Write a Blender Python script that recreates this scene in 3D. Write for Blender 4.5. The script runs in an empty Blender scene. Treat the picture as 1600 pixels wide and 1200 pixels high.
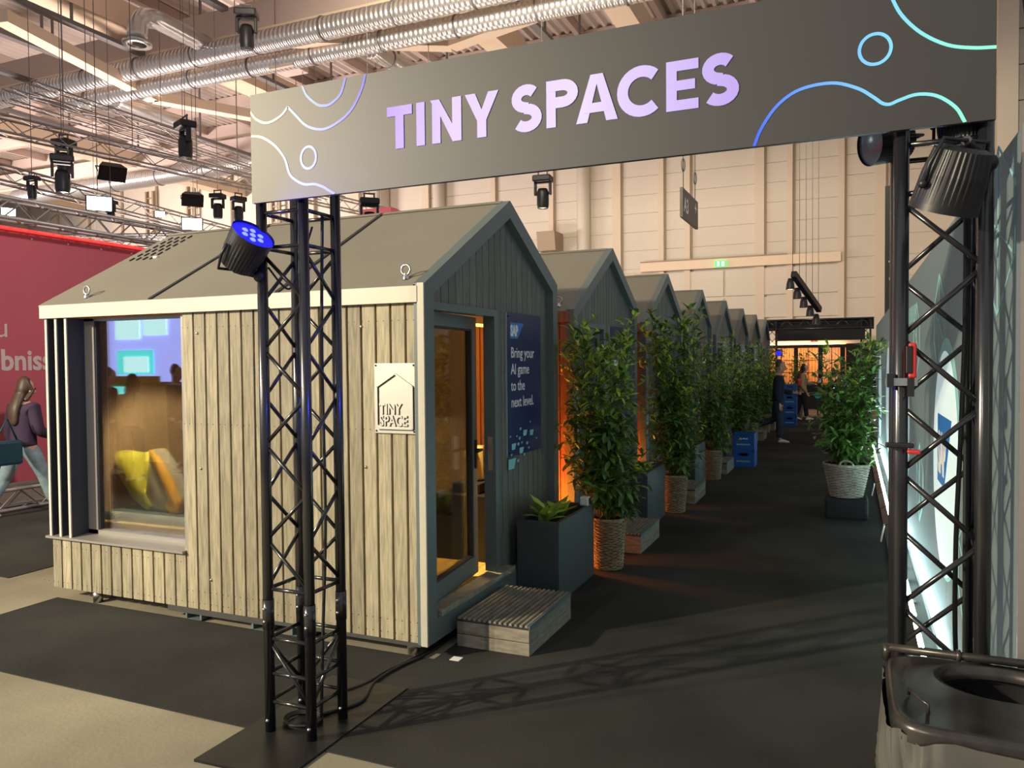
import bpy, bmesh, math, random
from math import sin, cos, pi, radians
from mathutils import Vector, Matrix, Euler
random.seed(7)
SC = bpy.context.scene
COL = SC.collection

# ------------------------------------------------------------------ camera
def set_camera():
    yaw, pit, rol, f = -0.411, 0.0285, -0.0089, 1220.2
    B = Matrix(((1, 0, 0), (0, 0, -1), (0, 1, 0)))
    Ry = Matrix(((cos(yaw), -sin(yaw), 0), (sin(yaw), cos(yaw), 0), (0, 0, 1)))
    Rx = Matrix(((1, 0, 0), (0, cos(pit), -sin(pit)), (0, sin(pit), cos(pit))))
    Rz = Matrix(((cos(rol), -sin(rol), 0), (sin(rol), cos(rol), 0), (0, 0, 1)))
    R = Rz @ Rx @ B @ Ry                       # rows: right, down, forward
    M = Matrix((R[0], -R[1], -R[2])).transposed().to_4x4()
    M.translation = (0, 0, 1.75)
    cd = bpy.data.cameras.new('camera')
    cd.sensor_width = 36.0
    cd.lens = f / 1600 * 36.0
    cd.clip_end = 300
    co = bpy.data.objects.new('camera', cd)
    COL.objects.link(co)
    co.matrix_world = M
    SC.camera = co
set_camera()

# ------------------------------------------------------------------ world, lights, exposure
w = bpy.data.worlds.new('hall_air'); SC.world = w; w.use_nodes = True
bg = w.node_tree.nodes['Background']
bg.inputs[0].default_value = (0.93, 0.96, 1.0, 1); bg.inputs[1].default_value = 0.42
vs = SC.view_settings
vs.view_transform = 'Standard'; vs.look = 'None'; vs.exposure = 0.0; vs.gamma = 1.0
vs.use_curve_mapping = False

def lamp(kind, name, loc, target, power, color, size=0.2, size_y=None, spot=60, blend=0.4):
    d = bpy.data.lights.new(name, kind)
    d.energy = power; d.color = color
    if kind == 'AREA':
        d.shape = 'RECTANGLE'; d.size = size; d.size_y = size_y or size
    else:
        d.shadow_soft_size = size
    if kind == 'SPOT':
        d.spot_size = radians(spot); d.spot_blend = blend
    o = bpy.data.objects.new(name, d); COL.objects.link(o)
    o.location = loc
    dr = Vector(target) - Vector(loc)
    o.rotation_euler = dr.to_track_quat('-Z', 'Y').to_euler()
    return o
# stage lamps on the neighbouring stand plus an added fill, left and behind the viewer
lamp('SPOT', 'stage_and_fill_lamp', (-10.3, -5.0, 5.6), (-3.4, 4.2, 1.5), 7000, (1.0, 0.86, 0.60), 0.10, spot=66)
lamp('SPOT', 'stage_and_fill_lamp', (-10.9, -4.5, 5.7), (-3.4, 4.2, 1.5), 2700, (1.0, 0.86, 0.62), 0.10, spot=66)
lamp('SPOT', 'stage_and_fill_lamp', (-5.4, -9.0, 6.0), (-3.6, 4.2, 1.5), 1100, (1.0, 0.90, 0.72), 0.15, spot=50)  # added frontal fill, not one of the stage lamps
# added lamps out of view, brightening the end wall and the roof
lamp('AREA', 'end_wall_fill', (-5, 9, 9.6), (-8, 36, 8.3), 640, (1.0, 0.86, 0.65), 10, 2).data.spread = radians(72)
lamp('AREA', 'end_wall_fill', (-45, 15, 5.5), (-31, 36, 8.5), 2600, (1.0, 0.84, 0.76), 10, 2).data.spread = radians(80)
lamp('AREA', 'roof_fill', (-21, 17.5, 1.0), (-19, 19, 13), 2700, (1.0, 0.83, 0.76), 8, 3)
lamp('AREA', 'roof_fill', (-9.0, 22, 2.0), (-8, 22, 13), 550, (1.0, 0.83, 0.70), 6, 6)
lamp('SPOT', 'red_wall_wash', (-3.5, 5.0, 6.2), (-9.5, 8.5, 1.8), 900, (1.0, .90, .85), .2, spot=70)  # added spot out of view, brightens the red wall
lamp('SPOT', 'blue_par_right', (.22, 2.70, 2.17), (-2.3, 2.80, 2.05), 150, (.04, .04, 1), .07, spot=46, blend=.8)

# ------------------------------------------------------------------ helpers
def lin(c):
    return tuple(((x / 255) / 12.92 if x / 255 <= 0.04045 else ((x / 255 + 0.055) / 1.055) ** 2.4) for x in c)

class MB:
    """collects boxes, tubes and polygons for one mesh"""
    def __init__(s): s.v = []; s.f = []; s.sm = []; s.M = None
    def add(s, vs, fs, smooth=False):
        n = len(s.v)
        if s.M is not None: vs = [tuple(s.M @ Vector(p)) for p in vs]
        s.v += [tuple(p) for p in vs]; s.f += [tuple(i + n for i in q) for q in fs]; s.sm += [smooth] * len(fs)
        return s
    def box(s, a, b):
        x0, y0, z0 = a; x1, y1, z1 = b
        return s.add([(x0,y0,z0),(x1,y0,z0),(x1,y1,z0),(x0,y1,z0),(x0,y0,z1),(x1,y0,z1),(x1,y1,z1),(x0,y1,z1)],
                     [(0,3,2,1),(4,5,6,7),(0,1,5,4),(1,2,6,5),(2,3,7,6),(3,0,4,7)])
    def cbox(s, c, d): return s.box([c[i]-d[i]/2 for i in range(3)], [c[i]+d[i]/2 for i in range(3)])
    def bevbox(s, a, b, r=0.01):
        bm = bmesh.new()
        bmesh.ops.create_cube(bm, size=1)
        for v in bm.verts: v.co = Vector([(a[i]+b[i])/2 + v.co[i]*(b[i]-a[i]) for i in range(3)])
        bmesh.ops.bevel(bm, geom=list(bm.edges), offset=r, segments=2, affect='EDGES', profile=0.5)
        bm.verts.index_update()
        s.add([v.co[:] for v in bm.verts], [[v.index for v in f.verts] for f in bm.faces]); bm.free()
        return s
    def bar(s, p, q, wd, ht, up=(0,0,1)):
        p = Vector(p); q = Vector(q); d = (q-p).normalized(); u = Vector(up)
        if abs(d.dot(u)) > 0.99: u = Vector((1,0,0))
        a = d.cross(u).normalized()*wd/2; b = a.cross(d).normalized()*ht/2
        return s.add([p-a-b,p+a-b,p+a+b,p-a+b,q-a-b,q+a-b,q+a+b,q-a+b],
                     [(0,3,2,1),(4,5,6,7),(0,1,5,4),(1,2,6,5),(2,3,7,6),(3,0,4,7)])
    def tube(s, pts, r, n=8, caps=True, closed=False):
        pts = [Vector(p) for p in pts]; m = len(pts); rs = r if isinstance(r, (list, tuple)) else [r]*m
        vs = []; prev = None
        for i, p in enumerate(pts):
            if closed: d = pts[(i+1) % m] - pts[i-1]
            else: d = pts[min(i+1, m-1)] - pts[max(i-1, 0)]
            d.normalize()
            if prev is None:
                u = Vector((0,0,1)) if abs(d.z) < 0.95 else Vector((1,0,0))
                a = d.cross(u).normalized()
            else:
                a = prev - d*prev.dot(d)
                a = a.normalized() if a.length > 1e-6 else d.orthogonal().normalized()
            prev = a; b = d.cross(a)
            vs += [p + (a*cos(2*pi*k/n) + b*sin(2*pi*k/n))*rs[i] for k in range(n)]
        fs = []
        for i in range(m if closed else m-1):
            j = (i+1) % m
            for k in range(n):
                fs.append((i*n+k, i*n+(k+1) % n, j*n+(k+1) % n, j*n+k))
        if caps and not closed:
            s.add(vs, fs, True)
            n0 = len(s.v)-len(vs)
            s.f += [tuple(n0+k for k in range(n))[::-1], tuple(n0+(m-1)*n+k for k in range(n))]; s.sm += [False, False]
            return s
        return s.add(vs, fs, True)
    def lathe(s, prof, n=24, c=(0,0,0), smooth=True):
        vs = []; fs = []
        for r, z in prof:
            vs += [(c[0]+r*cos(2*pi*k/n), c[1]+r*sin(2*pi*k/n), c[2]+z) for k in range(n)]
        for i in range(len(prof)-1):
            for k in range(n):
                fs.append((i*n+k, i*n+(k+1) % n, (i+1)*n+(k+1) % n, (i+1)*n+k))
        return s.add(vs, fs, smooth)
    def disc(s, c, r, n=24, axis='z'):
        if axis == 'z': vs = [(c[0]+r*cos(2*pi*k/n), c[1]+r*sin(2*pi*k/n), c[2]) for k in range(n)]
        else: vs = [(c[0]+r*cos(2*pi*k/n), c[1], c[2]+r*sin(2*pi*k/n)) for k in range(n)]
        return s.add(vs, [tuple(range(n))])
    def ball(s, c, r, n=10, m=6):
        r3 = r if isinstance(r, (list, tuple)) else (r, r, r)
        vs = []; fs = []
        for i in range(m+1):
            t = pi*i/m
            vs += [(c[0]+r3[0]*sin(t)*cos(2*pi*k/n), c[1]+r3[1]*sin(t)*sin(2*pi*k/n), c[2]+r3[2]*cos(t)) for k in range(n)]
        for i in range(m):
            for k in range(n):
                fs.append((i*n+k, (i+1)*n+k, (i+1)*n+(k+1) % n, i*n+(k+1) % n))
        return s.add(vs, fs, True)
    def prism(s, poly, lo, hi, axis='x'):
        """polygon of 2-D points extruded along an axis: x -> (y,z), y -> (x,z), z -> (x,y)"""
        def P(p, t): return {'x': (t, p[0], p[1]), 'y': (p[0], t, p[1]), 'z': (p[0], p[1], t)}[axis]
        n = len(poly)
        vs = [P(p, lo) for p in poly] + [P(p, hi) for p in poly]
        fs = [tuple(range(n))[::-1], tuple(range(n, 2*n))] + [(i, (i+1) % n, n+(i+1) % n, n+i) for i in range(n)]
        return s.add(vs, fs)

OFF = {}
def woff(p): return OFF.get(p.name, Vector((0,0,0))) if p is not None else Vector((0,0,0))
def obj(name, mb, mat, parent=None, local=False, kind=None, fix=True):
    me = bpy.data.meshes.new(name)
    o0 = Vector((0,0,0)) if local else woff(parent)
    me.from_pydata([tuple(Vector(v)-o0) for v in mb.v], [], mb.f)
    me.polygons.foreach_set('use_smooth', mb.sm)
    if fix:
        bm = bmesh.new(); bm.from_mesh(me)
        bmesh.ops.recalc_face_normals(bm, faces=bm.faces); bm.to_mesh(me); bm.free()
    me.materials.append(mat); me.update()
    o = bpy.data.objects.new(name, me); COL.objects.link(o)
    if parent is not None:
        o.parent = parent; OFF[o.name] = o0
    if kind: o['kind'] = kind
    return o
def tag(o, label=None, cat=None, group=None, kind=None):
    if label: o['label'] = label
    if cat: o['category'] = cat
    if group: o['group'] = group
    if kind: o['kind'] = kind
    return o
def thing(name, loc, label, cat, group=None):
    o = bpy.data.objects.new(name, None); COL.objects.link(o)
    o.location = loc; o.empty_display_size = 0.1
    OFF[o.name] = Vector(loc)
    return tag(o, label, cat, group)
def sobj(name, mb, mat, parent=None): return obj(name, mb, mat, parent, kind=None if parent else 'structure')
def copy_tree(o, parent=None):
    c = o.copy(); COL.objects.link(c)
    if parent is not None: c.parent = parent
    for ch in list(o.children): copy_tree(ch, c)
    return c
def inst(src, name, parent, M):
    """one more piece that shares mesh data with src, placed by matrix M in the parent's space"""
    o = bpy.data.objects.new(name, src); COL.objects.link(o)
    o.parent = parent; o.matrix_local = M
    return o
def mesh_of(name, mb, mat):
    o = obj(name, mb, mat, local=True); me = o.data
    bpy.data.objects.remove(o); return me
def text(name, body, loc, size, face, mat, parent=None, bold=0.0, extrude=0.001, align='LEFT', sx=1.0):
    cu = bpy.data.curves.new(name, 'FONT'); cu.body = body; cu.size = size; cu.offset = bold
    cu.extrude = extrude; cu.align_x = align; cu.resolution_u = 3
    o = bpy.data.objects.new(name, cu); COL.objects.link(o)
    dg = bpy.context.evaluated_depsgraph_get(); me = bpy.data.meshes.new_from_object(o.evaluated_get(dg))
    bpy.data.objects.remove(o); bpy.data.curves.remove(cu)
    me.materials.clear(); me.materials.append(mat); o = bpy.data.objects.new(name, me); COL.objects.link(o)
    o.location = Vector(loc) - woff(parent)
    o.rotation_euler = {'front': (pi/2,0,0), 'right': (pi/2,0,pi/2), 'left': (pi/2,0,-pi/2), 'back': (pi/2,0,pi), 'up': (0,0,0)}[face]
    o.scale = (sx, 1, 1)
    if parent is not None: o.parent = parent
    return o

# ------------------------------------------------------------------ materials
def mat(name, c, rough=0.5, metal=0.0, emit=None, es=0.0, var=0.0, vscale=6.0, bump=0.0, bscale=60.0, rnd=0.0, spec=0.5, stretch=None, ramp=None):
    m = bpy.data.materials.new(name); m.use_nodes = True
    nt = m.node_tree; b = nt.nodes['Principled BSDF']; L = nt.links.new
    b.inputs['Base Color'].default_value = (*c, 1); b.inputs['Roughness'].default_value = rough
    b.inputs['Metallic'].default_value = metal; b.inputs['Specular IOR Level'].default_value = spec
    if emit: b.inputs['Emission Color'].default_value = (*emit, 1); b.inputs['Emission Strength'].default_value = es
    if var or bump or rnd:
        tc = nt.nodes.new('ShaderNodeTexCoord'); mp = nt.nodes.new('ShaderNodeMapping')
        L(tc.outputs['Object'], mp.inputs['Vector'])
        if stretch: mp.inputs['Scale'].default_value = stretch
        if rnd:
            oi = nt.nodes.new('ShaderNodeObjectInfo'); mu = nt.nodes.new('ShaderNodeMath'); mu.operation = 'MULTIPLY'; mu.inputs[1].default_value = 37
            L(oi.outputs['Random'], mu.inputs[0]); L(mu.outputs[0], mp.inputs['Location'])
    col = None
    if var:
        n = nt.nodes.new('ShaderNodeTexNoise'); n.inputs['Scale'].default_value = vscale; n.inputs['Detail'].default_value = 5
        L(mp.outputs[0], n.inputs['Vector'])
        r = nt.nodes.new('ShaderNodeValToRGB'); L(n.outputs['Fac'], r.inputs[0])
        e = r.color_ramp.elements
        e[0].position = 0.3; e[1].position = 0.7
        if ramp: e[0].color = (*ramp[0], 1); e[1].color = (*ramp[1], 1)
        else:
            e[0].color = (*[x*(1-var) for x in c], 1); e[1].color = (*[min(1, x*(1+var)) for x in c], 1)
        col = r.outputs[0]
    if rnd:
        hv = nt.nodes.new('ShaderNodeHueSaturation'); mr = nt.nodes.new('ShaderNodeMapRange')
        mr.inputs['To Min'].default_value = 1-rnd; mr.inputs['To Max'].default_value = 1+rnd
        L(oi.outputs['Random'], mr.inputs['Value']); L(mr.outputs[0], hv.inputs['Value'])
        if col is not None: L(col, hv.inputs['Color'])
        else: hv.inputs['Color'].default_value = (*c, 1)
        col = hv.outputs[0]
    if col is not None: L(col, b.inputs['Base Color'])
    if bump:
        n2 = nt.nodes.new('ShaderNodeTexNoise'); n2.inputs['Scale'].default_value = bscale; n2.inputs['Detail'].default_value = 4
        L(mp.outputs[0], n2.inputs['Vector'])
        bp = nt.nodes.new('ShaderNodeBump'); bp.inputs['Strength'].default_value = bump; bp.inputs['Distance'].default_value = 0.01
        L(n2.outputs['Fac'], bp.inputs['Height']); L(bp.outputs[0], b.inputs['Normal'])
    return m
def glassmat(name, refl, tint, rough=0.0):
    m = bpy.data.materials.new(name); m.use_nodes = True; nt = m.node_tree; nt.nodes.clear(); L = nt.links.new
    out = nt.nodes.new('ShaderNodeOutputMaterial'); mx = nt.nodes.new('ShaderNodeMixShader')
    t = nt.nodes.new('ShaderNodeBsdfTransparent'); t.inputs[0].default_value = (*tint, 1)
    g = nt.nodes.new('ShaderNodeBsdfGlossy'); g.inputs['Roughness'].default_value = rough
    lw = nt.nodes.new('ShaderNodeLayerWeight'); lw.inputs['Blend'].default_value = 0.35
    ma = nt.nodes.new('ShaderNodeMath'); ma.operation = 'MULTIPLY_ADD'; ma.inputs[1].default_value = 0.6; ma.inputs[2].default_value = refl; ma.use_clamp = True
    L(lw.outputs['Fresnel'], ma.inputs[0]); L(ma.outputs[0], mx.inputs[0]); L(t.outputs[0], mx.inputs[1]); L(g.outputs[0], mx.inputs[2]); L(mx.outputs[0], out.inputs[0])
    return m
def gradmat(name, stops, axis=0, x0=0, x1=1, es=0.0, rough=0.4):
    """flat print whose colour changes along an axis of the thing itself"""
    m = bpy.data.materials.new(name); m.use_nodes = True; nt = m.node_tree; b = nt.nodes['Principled BSDF']; L = nt.links.new
    tc = nt.nodes.new('ShaderNodeTexCoord'); sp = nt.nodes.new('ShaderNodeSeparateXYZ'); mr = nt.nodes.new('ShaderNodeMapRange')
    mr.inputs['From Min'].default_value = x0; mr.inputs['From Max'].default_value = x1
    r = nt.nodes.new('ShaderNodeValToRGB'); L(tc.outputs['Object'], sp.inputs[0]); L(sp.outputs[axis], mr.inputs['Value']); L(mr.outputs[0], r.inputs[0]); L(r.outputs[0], b.inputs['Base Color'])
    e = r.color_ramp.elements
    while len(e) < len(stops): e.new(0.5)
    for i, (p, c) in enumerate(stops): e[i].position = p; e[i].color = (*c, 1)
    b.inputs['Roughness'].default_value = rough
    if es: L(r.outputs[0], b.inputs['Emission Color']); b.inputs['Emission Strength'].default_value = es
    return m
M = {}
M['concrete'] = mat('concrete', (.26,.232,.165), .75, var=.25, vscale=1.2, bump=.15, bscale=40)
M['carpet'] = mat('carpet', (.045,.0445,.041), .95, var=.35, vscale=.9, bump=.6, bscale=300, spec=.1)
M['litfloor'] = mat('pink_lit_concrete', (.5,.33,.27), .5, var=.1)  # concrete with pinkish light painted into its colour
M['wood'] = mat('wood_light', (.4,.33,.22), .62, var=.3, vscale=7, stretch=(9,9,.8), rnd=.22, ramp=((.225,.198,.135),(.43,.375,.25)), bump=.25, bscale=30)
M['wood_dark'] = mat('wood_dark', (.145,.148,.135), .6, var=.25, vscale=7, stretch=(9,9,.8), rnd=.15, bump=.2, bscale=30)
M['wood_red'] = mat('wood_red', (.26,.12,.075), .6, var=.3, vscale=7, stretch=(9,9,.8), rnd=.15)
M['wood_step'] = mat('wood_step', (.24,.215,.17), .65, var=.25, vscale=6, stretch=(2,2,8), rnd=.12)
M['wood_yellow'] = mat('wood_yellow', (.62,.42,.12), .45, var=.2, vscale=5, stretch=(1,9,9))
M['parquet'] = mat('parquet', (.75,.48,.16), .4, var=.25, vscale=4, stretch=(6,1,1), rnd=.12)
M['inside'] = mat('inside_wall', (.42,.27,.13), .6, var=.15, vscale=5, stretch=(6,6,.7))
M['roof'] = mat('roof_sheet', (.235,.217,.176), .55, var=.06, vscale=1.5)
M['frame_dark'] = mat('frame_dark', (.125,.165,.172), .42)
M['fascia'] = mat('fascia', (.56,.53,.44), .45, var=.05)
M['seam'] = mat('seam', (.03,.03,.035), .5)
M['fin'] = mat('fin', (.045,.052,.062), .4)
M['finedge'] = mat('fin_edge', (.6,.56,.47), .4)
M['winframe'] = mat('window_frame', (.33,.31,.28), .38, .3)
M['steel'] = mat('steel', (.62,.61,.58), .28, 1.0)
M['galv'] = mat('galvanised', (.55,.55,.54), .30, 1.0, var=.08, vscale=3)
M['duct'] = mat('spiral_duct', (.58,.56,.55), .30, .7)
M['truss'] = mat('truss_black', (.015,.015,.018), .24, .0, spec=.8)
M['plate'] = mat('plate_black', (.016,.016,.017), .34, .0, var=.3, vscale=5, spec=.28)
def ribbed(m):
    nt = m.node_tree; L = nt.links.new; b = nt.nodes['Principled BSDF']
    tc = nt.nodes.new('ShaderNodeTexCoord'); wv = nt.nodes.new('ShaderNodeTexWave'); wv.inputs['Scale'].default_value = 2.2; wv.bands_direction = 'X'
    bp = nt.nodes.new('ShaderNodeBump'); bp.inputs['Strength'].default_value = .55; bp.inputs['Distance'].default_value = .05
    L(tc.outputs['Object'], wv.inputs['Vector']); L(wv.outputs['Fac'], bp.inputs['Height']); L(bp.outputs[0], b.inputs['Normal'])
ribbed(M['duct'])
M['alu'] = mat('aluminium', (.36,.325,.31), .42, .5)
M['black'] = mat('black_plastic', (.012,.012,.014), .42)
M['blacksoft'] = mat('black_fabric', (.010,.010,.012), .9)
M['rubber'] = mat('rubber', (.012,.012,.012), .6)
M['banner'] = mat('banner_print', (.026,.024,.0235), .53, spec=.82)
M['letters'] = gradmat('banner_letters', [(0,(.20,.12,.66)),(.22,(.40,.34,.76)),(.6,(.50,.45,.82)),(1,(.36,.28,.76))], 0, -1.8, -.36, es=.26)  # deeper violet at the T paints in blue lamp light; print also glows
M['lineL'] = gradmat('banner_lines_left', [(0,(.17,.26,.19)),(.45,(.11,.24,.36)),(1,(.06,.06,.62))], 0, -2.55, -1.95, es=.08)
M['lineR'] = gradmat('banner_lines_right', [(0,(.04,.10,.95)),(.5,(.16,.48,.95)),(1,(.25,.85,.70))], 0, -.32, .36, es=.25)
M['white'] = mat('white_print', (.85,.85,.85), .5)
M['navy'] = mat('navy_board', (.016,.026,.11), .32)
M['teal'] = mat('teal_print', (.25,.62,.66), .4)
M['logoblue'] = mat('logo_blue', (.03,.20,.62), .4)
M['plaque'] = mat('plaque_metal', (.58,.57,.52), .38, .5)
M['planter'] = mat('planter_metal', (.060,.072,.078), .42, .0)
M['soil'] = mat('soil', (.03,.02,.014), .95, bump=.8, bscale=80)
M['wicker'] = mat('wicker', (.33,.25,.15), .6, var=.35, vscale=30)
M['wicker_grey'] = mat('wicker_grey', (.36,.33,.27), .6, var=.35, vscale=30)
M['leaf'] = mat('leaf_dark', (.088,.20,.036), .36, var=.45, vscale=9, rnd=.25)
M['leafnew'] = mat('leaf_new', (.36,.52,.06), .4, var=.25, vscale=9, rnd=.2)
M['stem'] = mat('stem', (.10,.085,.03), .7)
M['petal'] = mat('petal_yellow', (.85,.62,.04), .5)
M['petalw'] = mat('petal_white', (.8,.8,.72), .5)
M['crate'] = mat('crate_blue', (.012,.10,.38), .35)
M['crateprint'] = mat('crate_print', (.45,.55,.30), .5)
M['red'] = mat('red_fabric', (.50,.10,.135), .75, var=.05, vscale=.5)
M['redpl'] = mat('red_plastic', (.55,.03,.03), .4)
M['redtext'] = mat('wall_text', (.62,.50,.50), .6)
M['wallp'] = mat('hall_panel', (.64,.58,.49), .6, var=.03, vscale=.6)
M['mull'] = mat('hall_mullion', (.66,.555,.44), .55)
M['mulld'] = mat('hall_groove', (.36,.27,.19), .6)
M['conc_wall'] = mat('concrete_wall', (.40,.36,.30), .8, var=.15, vscale=1.0)
M['deck'] = mat('roof_deck', (.60,.52,.47), .55)
M['beam'] = mat('roof_beam', (.56,.45,.40), .55)
M['tie'] = mat('roof_tie', (.78,.62,.46), .5)
M['rail'] = mat('roof_rail', (.16,.15,.15), .5)
M['lednet'] = mat('lit_fabric', (.125,.165,.172), .8, emit=(.45,.62,.64), es=.06)  # faint even glow put into the fabric, over the batten light
M['ledline'] = mat('lit_fabric_line', (.30,.62,.62), .7)
M['ledwhite'] = mat('lit_fabric_white', (.60,.72,.75), .8, emit=(.70,.95,1), es=.32)  # stronger glow put into the white print
M['led'] = mat('led_batten', (.8,.9,.9), .5, emit=(.72,1,.99), es=105)
M['bluelens'] = mat('blue_lens', (.02,.02,.6), .3, emit=(.01,.01,1), es=1.6)
M['bluedot'] = mat('blue_lens_bright', (.2,.25,.9), .3, emit=(.15,.2,1), es=2.2)
M['coldlens'] = mat('cold_lens', (.8,.9,.9), .3, emit=(.75,1,1), es=14)
M['darklens'] = mat('dark_lens', (.10,.12,.14), .08, spec=.8)
M['warmlens'] = mat('warm_lens', (.9,.75,.5), .3, emit=(1,.72,.38), es=6)
M['amber'] = mat('amber_lens', (.9,.4,.1), .3, emit=(1,.30,.05), es=8)
M['exit'] = mat('exit_green', (.05,.6,.15), .4, emit=(.05,1,.16), es=1.2)
M['exitw'] = mat('exit_white', (.9,1,.9), .4, emit=(.8,1,.85), es=1.3)
M['glass'] = glassmat('window_glass', .12, (.80,.80,.80))
M['dglass'] = glassmat('door_glass', .07, (.82,.80,.72))
M['skin'] = mat('skin', (.56,.32,.22), .5)
M['hair_br'] = mat('hair_brown', (.10,.055,.025), .5)
M['hair_bl'] = mat('hair_black', (.012,.010,.010), .4)
M['hair_long'] = mat('hair_long_brown', (.06,.036,.022), .5, var=.3, vscale=30, stretch=(6,6,.5))
M['navycl'] = mat('cloth_navy', (.012,.016,.035), .85)
M['jean'] = mat('cloth_jean', (.23,.33,.38), .85, var=.2, vscale=12)
M['jeand'] = mat('cloth_dark_jean', (.022,.034,.05), .85)
M['purple'] = mat('cloth_plum', (.040,.024,.055), .9)
M['beige'] = mat('cloth_beige', (.34,.26,.15), .85)
M['blackcl'] = mat('cloth_black', (.010,.010,.014), .9)
M['shoe'] = mat('shoe_white', (.70,.68,.64), .55)
M['bag_teal'] = mat('bag_teal', (.015,.06,.085), .5)
M['yellow'] = mat('bag_yellow', (.80,.68,.06), .6)
M['orange'] = mat('bag_orange', (.85,.42,.03), .6)
M['greycanvas'] = mat('bag_canvas', (.42,.36,.22), .8)
M['cushion'] = mat('cushion_green', (.085,.115,.095), .85)
M['bagblack'] = mat('bag_leather', (.012,.011,.011), .3)
M['tan'] = mat('bag_tan', (.34,.17,.08), .5)
M['orangecl'] = mat('curtain_orange', (.70,.27,.045), .7)
M['brass'] = mat('brass', (.75,.58,.22), .3, .6)
M['plastic_w'] = mat('plastic_white', (.75,.73,.70), .4)
M['bin'] = mat('bin_metal', (.060,.055,.05), .30, .55, var=.4, vscale=9)
M['binbag'] = mat('bin_liner', (.105,.10,.095), .38, .0, spec=.6)
M['lilac'] = mat('stand_light', (.4,.4,.9), .5, emit=(.36,.42,1.0), es=3.2)
M['cyan'] = mat('stand_screen', (.1,.8,.8), .5, emit=(.10,.75,.75), es=3.0)
M['mint'] = mat('stand_mint', (.6,.9,.9), .5, emit=(.55,.95,.95), es=3.2)
M['yell'] = mat('stand_yellow', (.9,.8,.2), .5, emit=(.95,.8,.15), es=2.6)
M['roomwall'] = mat('room_slats', (.62,.30,.12), .5, rnd=.12)

# ------------------------------------------------------------------ setting
sobj('floor', MB().box((-70,-14,-.2), (14,40,0)), M['concrete'])
def carpet(x0, y0, x1, y1, label):
    o = obj('carpet', MB().box((x0,y0,0.0), (x1,y1,.006)), M['carpet']); tag(o, label, 'carpet')
carpet(-2.25, 2.84, .472, 25.2, 'long dark charcoal carpet running down the aisle between tiny houses and lit wall')
carpet(-5.49, 2.88, -2.25, 3.98, 'dark carpet rectangle on the concrete in front of the picture window')
carpet(-17, -9, -6.4, 1.6, 'dark carpet of the stand behind the viewer, seen mirrored in the window')
carpet(-9.6, 4.2, -6.38, 26, 'dark carpet of the left aisle where the long haired woman walks')
sobj('floor_marking', MB().box((-2.16,3.55+.45,0.006), (-2.10,4.06,.008)), M['white'])

# end wall of the hall: columns, panels with recessed joints, gate
Y = 36.0
wb = sobj('wall_back', MB().box((-66,Y+.08,-.2), (5.2,Y+.4,14.5)), M['wallp'])
cols = [-20.5,-16.6,-13.5,-10.2,-8.1,-6.9,-3.75,-2.5,-.45,1.05,4.9]
pm = {}
for i in range(len(cols)-1):
    x0, x1 = cols[i]+.12, cols[i+1]-.12
    z = 2.6 + (i % 3)*.0; k = 0
    while z < 13.4:
        h = .86
        key = round(x1-x0, 3)
        if key not in pm: pm[key] = mesh_of('panel', MB().box((0,0,0), (x1-x0,.05,h-.025)), M['wallp'])
        if not (1 <= i <= 3 and z < 3): inst(pm[key], 'panel', wb, Matrix.Translation((x0, Y+.03, z)))
        z += h
for i, x in enumerate(cols):
    wd = .13 if i % 3 else .2
    obj('column', MB().box((x-wd,Y-.12,2), (x+wd,Y+.05,13.8)), M['mull'], wb)
    obj('column_groove', MB().box((x+wd,Y-.02,2), (x+wd+.09,Y+.04,13.8)), M['mulld'], wb)
obj('downpipe', MB().tube([(-11.78,Y-.25,2),(-11.78,Y-.25,13.8)], .32, 14), M['wallp'], wb)
obj('downpipe', MB().tube([(-23.2,Y-.25,2),(-23.2,Y-.25,13.8)], .5, 14), M['wallp'], wb)
obj('downpipe', MB().tube([(-19.6,Y-.25,2),(-19.6,Y-.25,13.8)], .3, 14), M['wallp'], wb)
for x in range(-64, -22, 3):
    obj('column', MB().box((x-.35,Y-.12,2), (x+.35,Y+.05,13.8)), M['mull'], wb)
for x in (-36.6, -40.0, -30.2):
    l = MB()
    for dx in (-.28, .28): l.box((x+dx-.06,Y-.3,6), (x+dx+.06,Y-.16,12.5))
    for k in range(14): l.box((x-.25,Y-.26,6.2+k*.45), (x+.25,Y-.2,6.27+k*.45))
    obj('ladder', l, M['mulld'], wb)
obj('gate_rail', MB().box((-9.0,Y-.35,5.85), (-.45,Y-.1,6.25)), M['tie'], wb)
obj('gate_rail', MB().box((-13.4,Y-.35,5.3), (-9.3,Y-.1,5.75)), M['tie'], wb)
obj('gate_rail_lip', MB().box((-9.0,Y-.38,6.25), (-2.6,Y-.1,6.31)), M['mulld'], wb)
for x0, x1 in ((-9.2,-5.3),(-5.2,-2.6),(-2.35,-.55)):
    for z0, z1 in ((4.6,5.75),(3.6,4.5),(2.6,3.5),(1.3,2.5)):
        obj('gate_panel', MB().box((x0,Y-.08,z0), (x1,Y+.02,z1)), M['wallp'], wb)
wr = sobj('wall_right', MB().box((3.75,26,-.2), (4.25,36,14)), M['mull'])
for k in range(15):
    obj('panel', MB().box((4.25,26.1,.0+k*1.0), (9,26.5,.97+k*1.0)), M['conc_wall'], wr)

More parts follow.
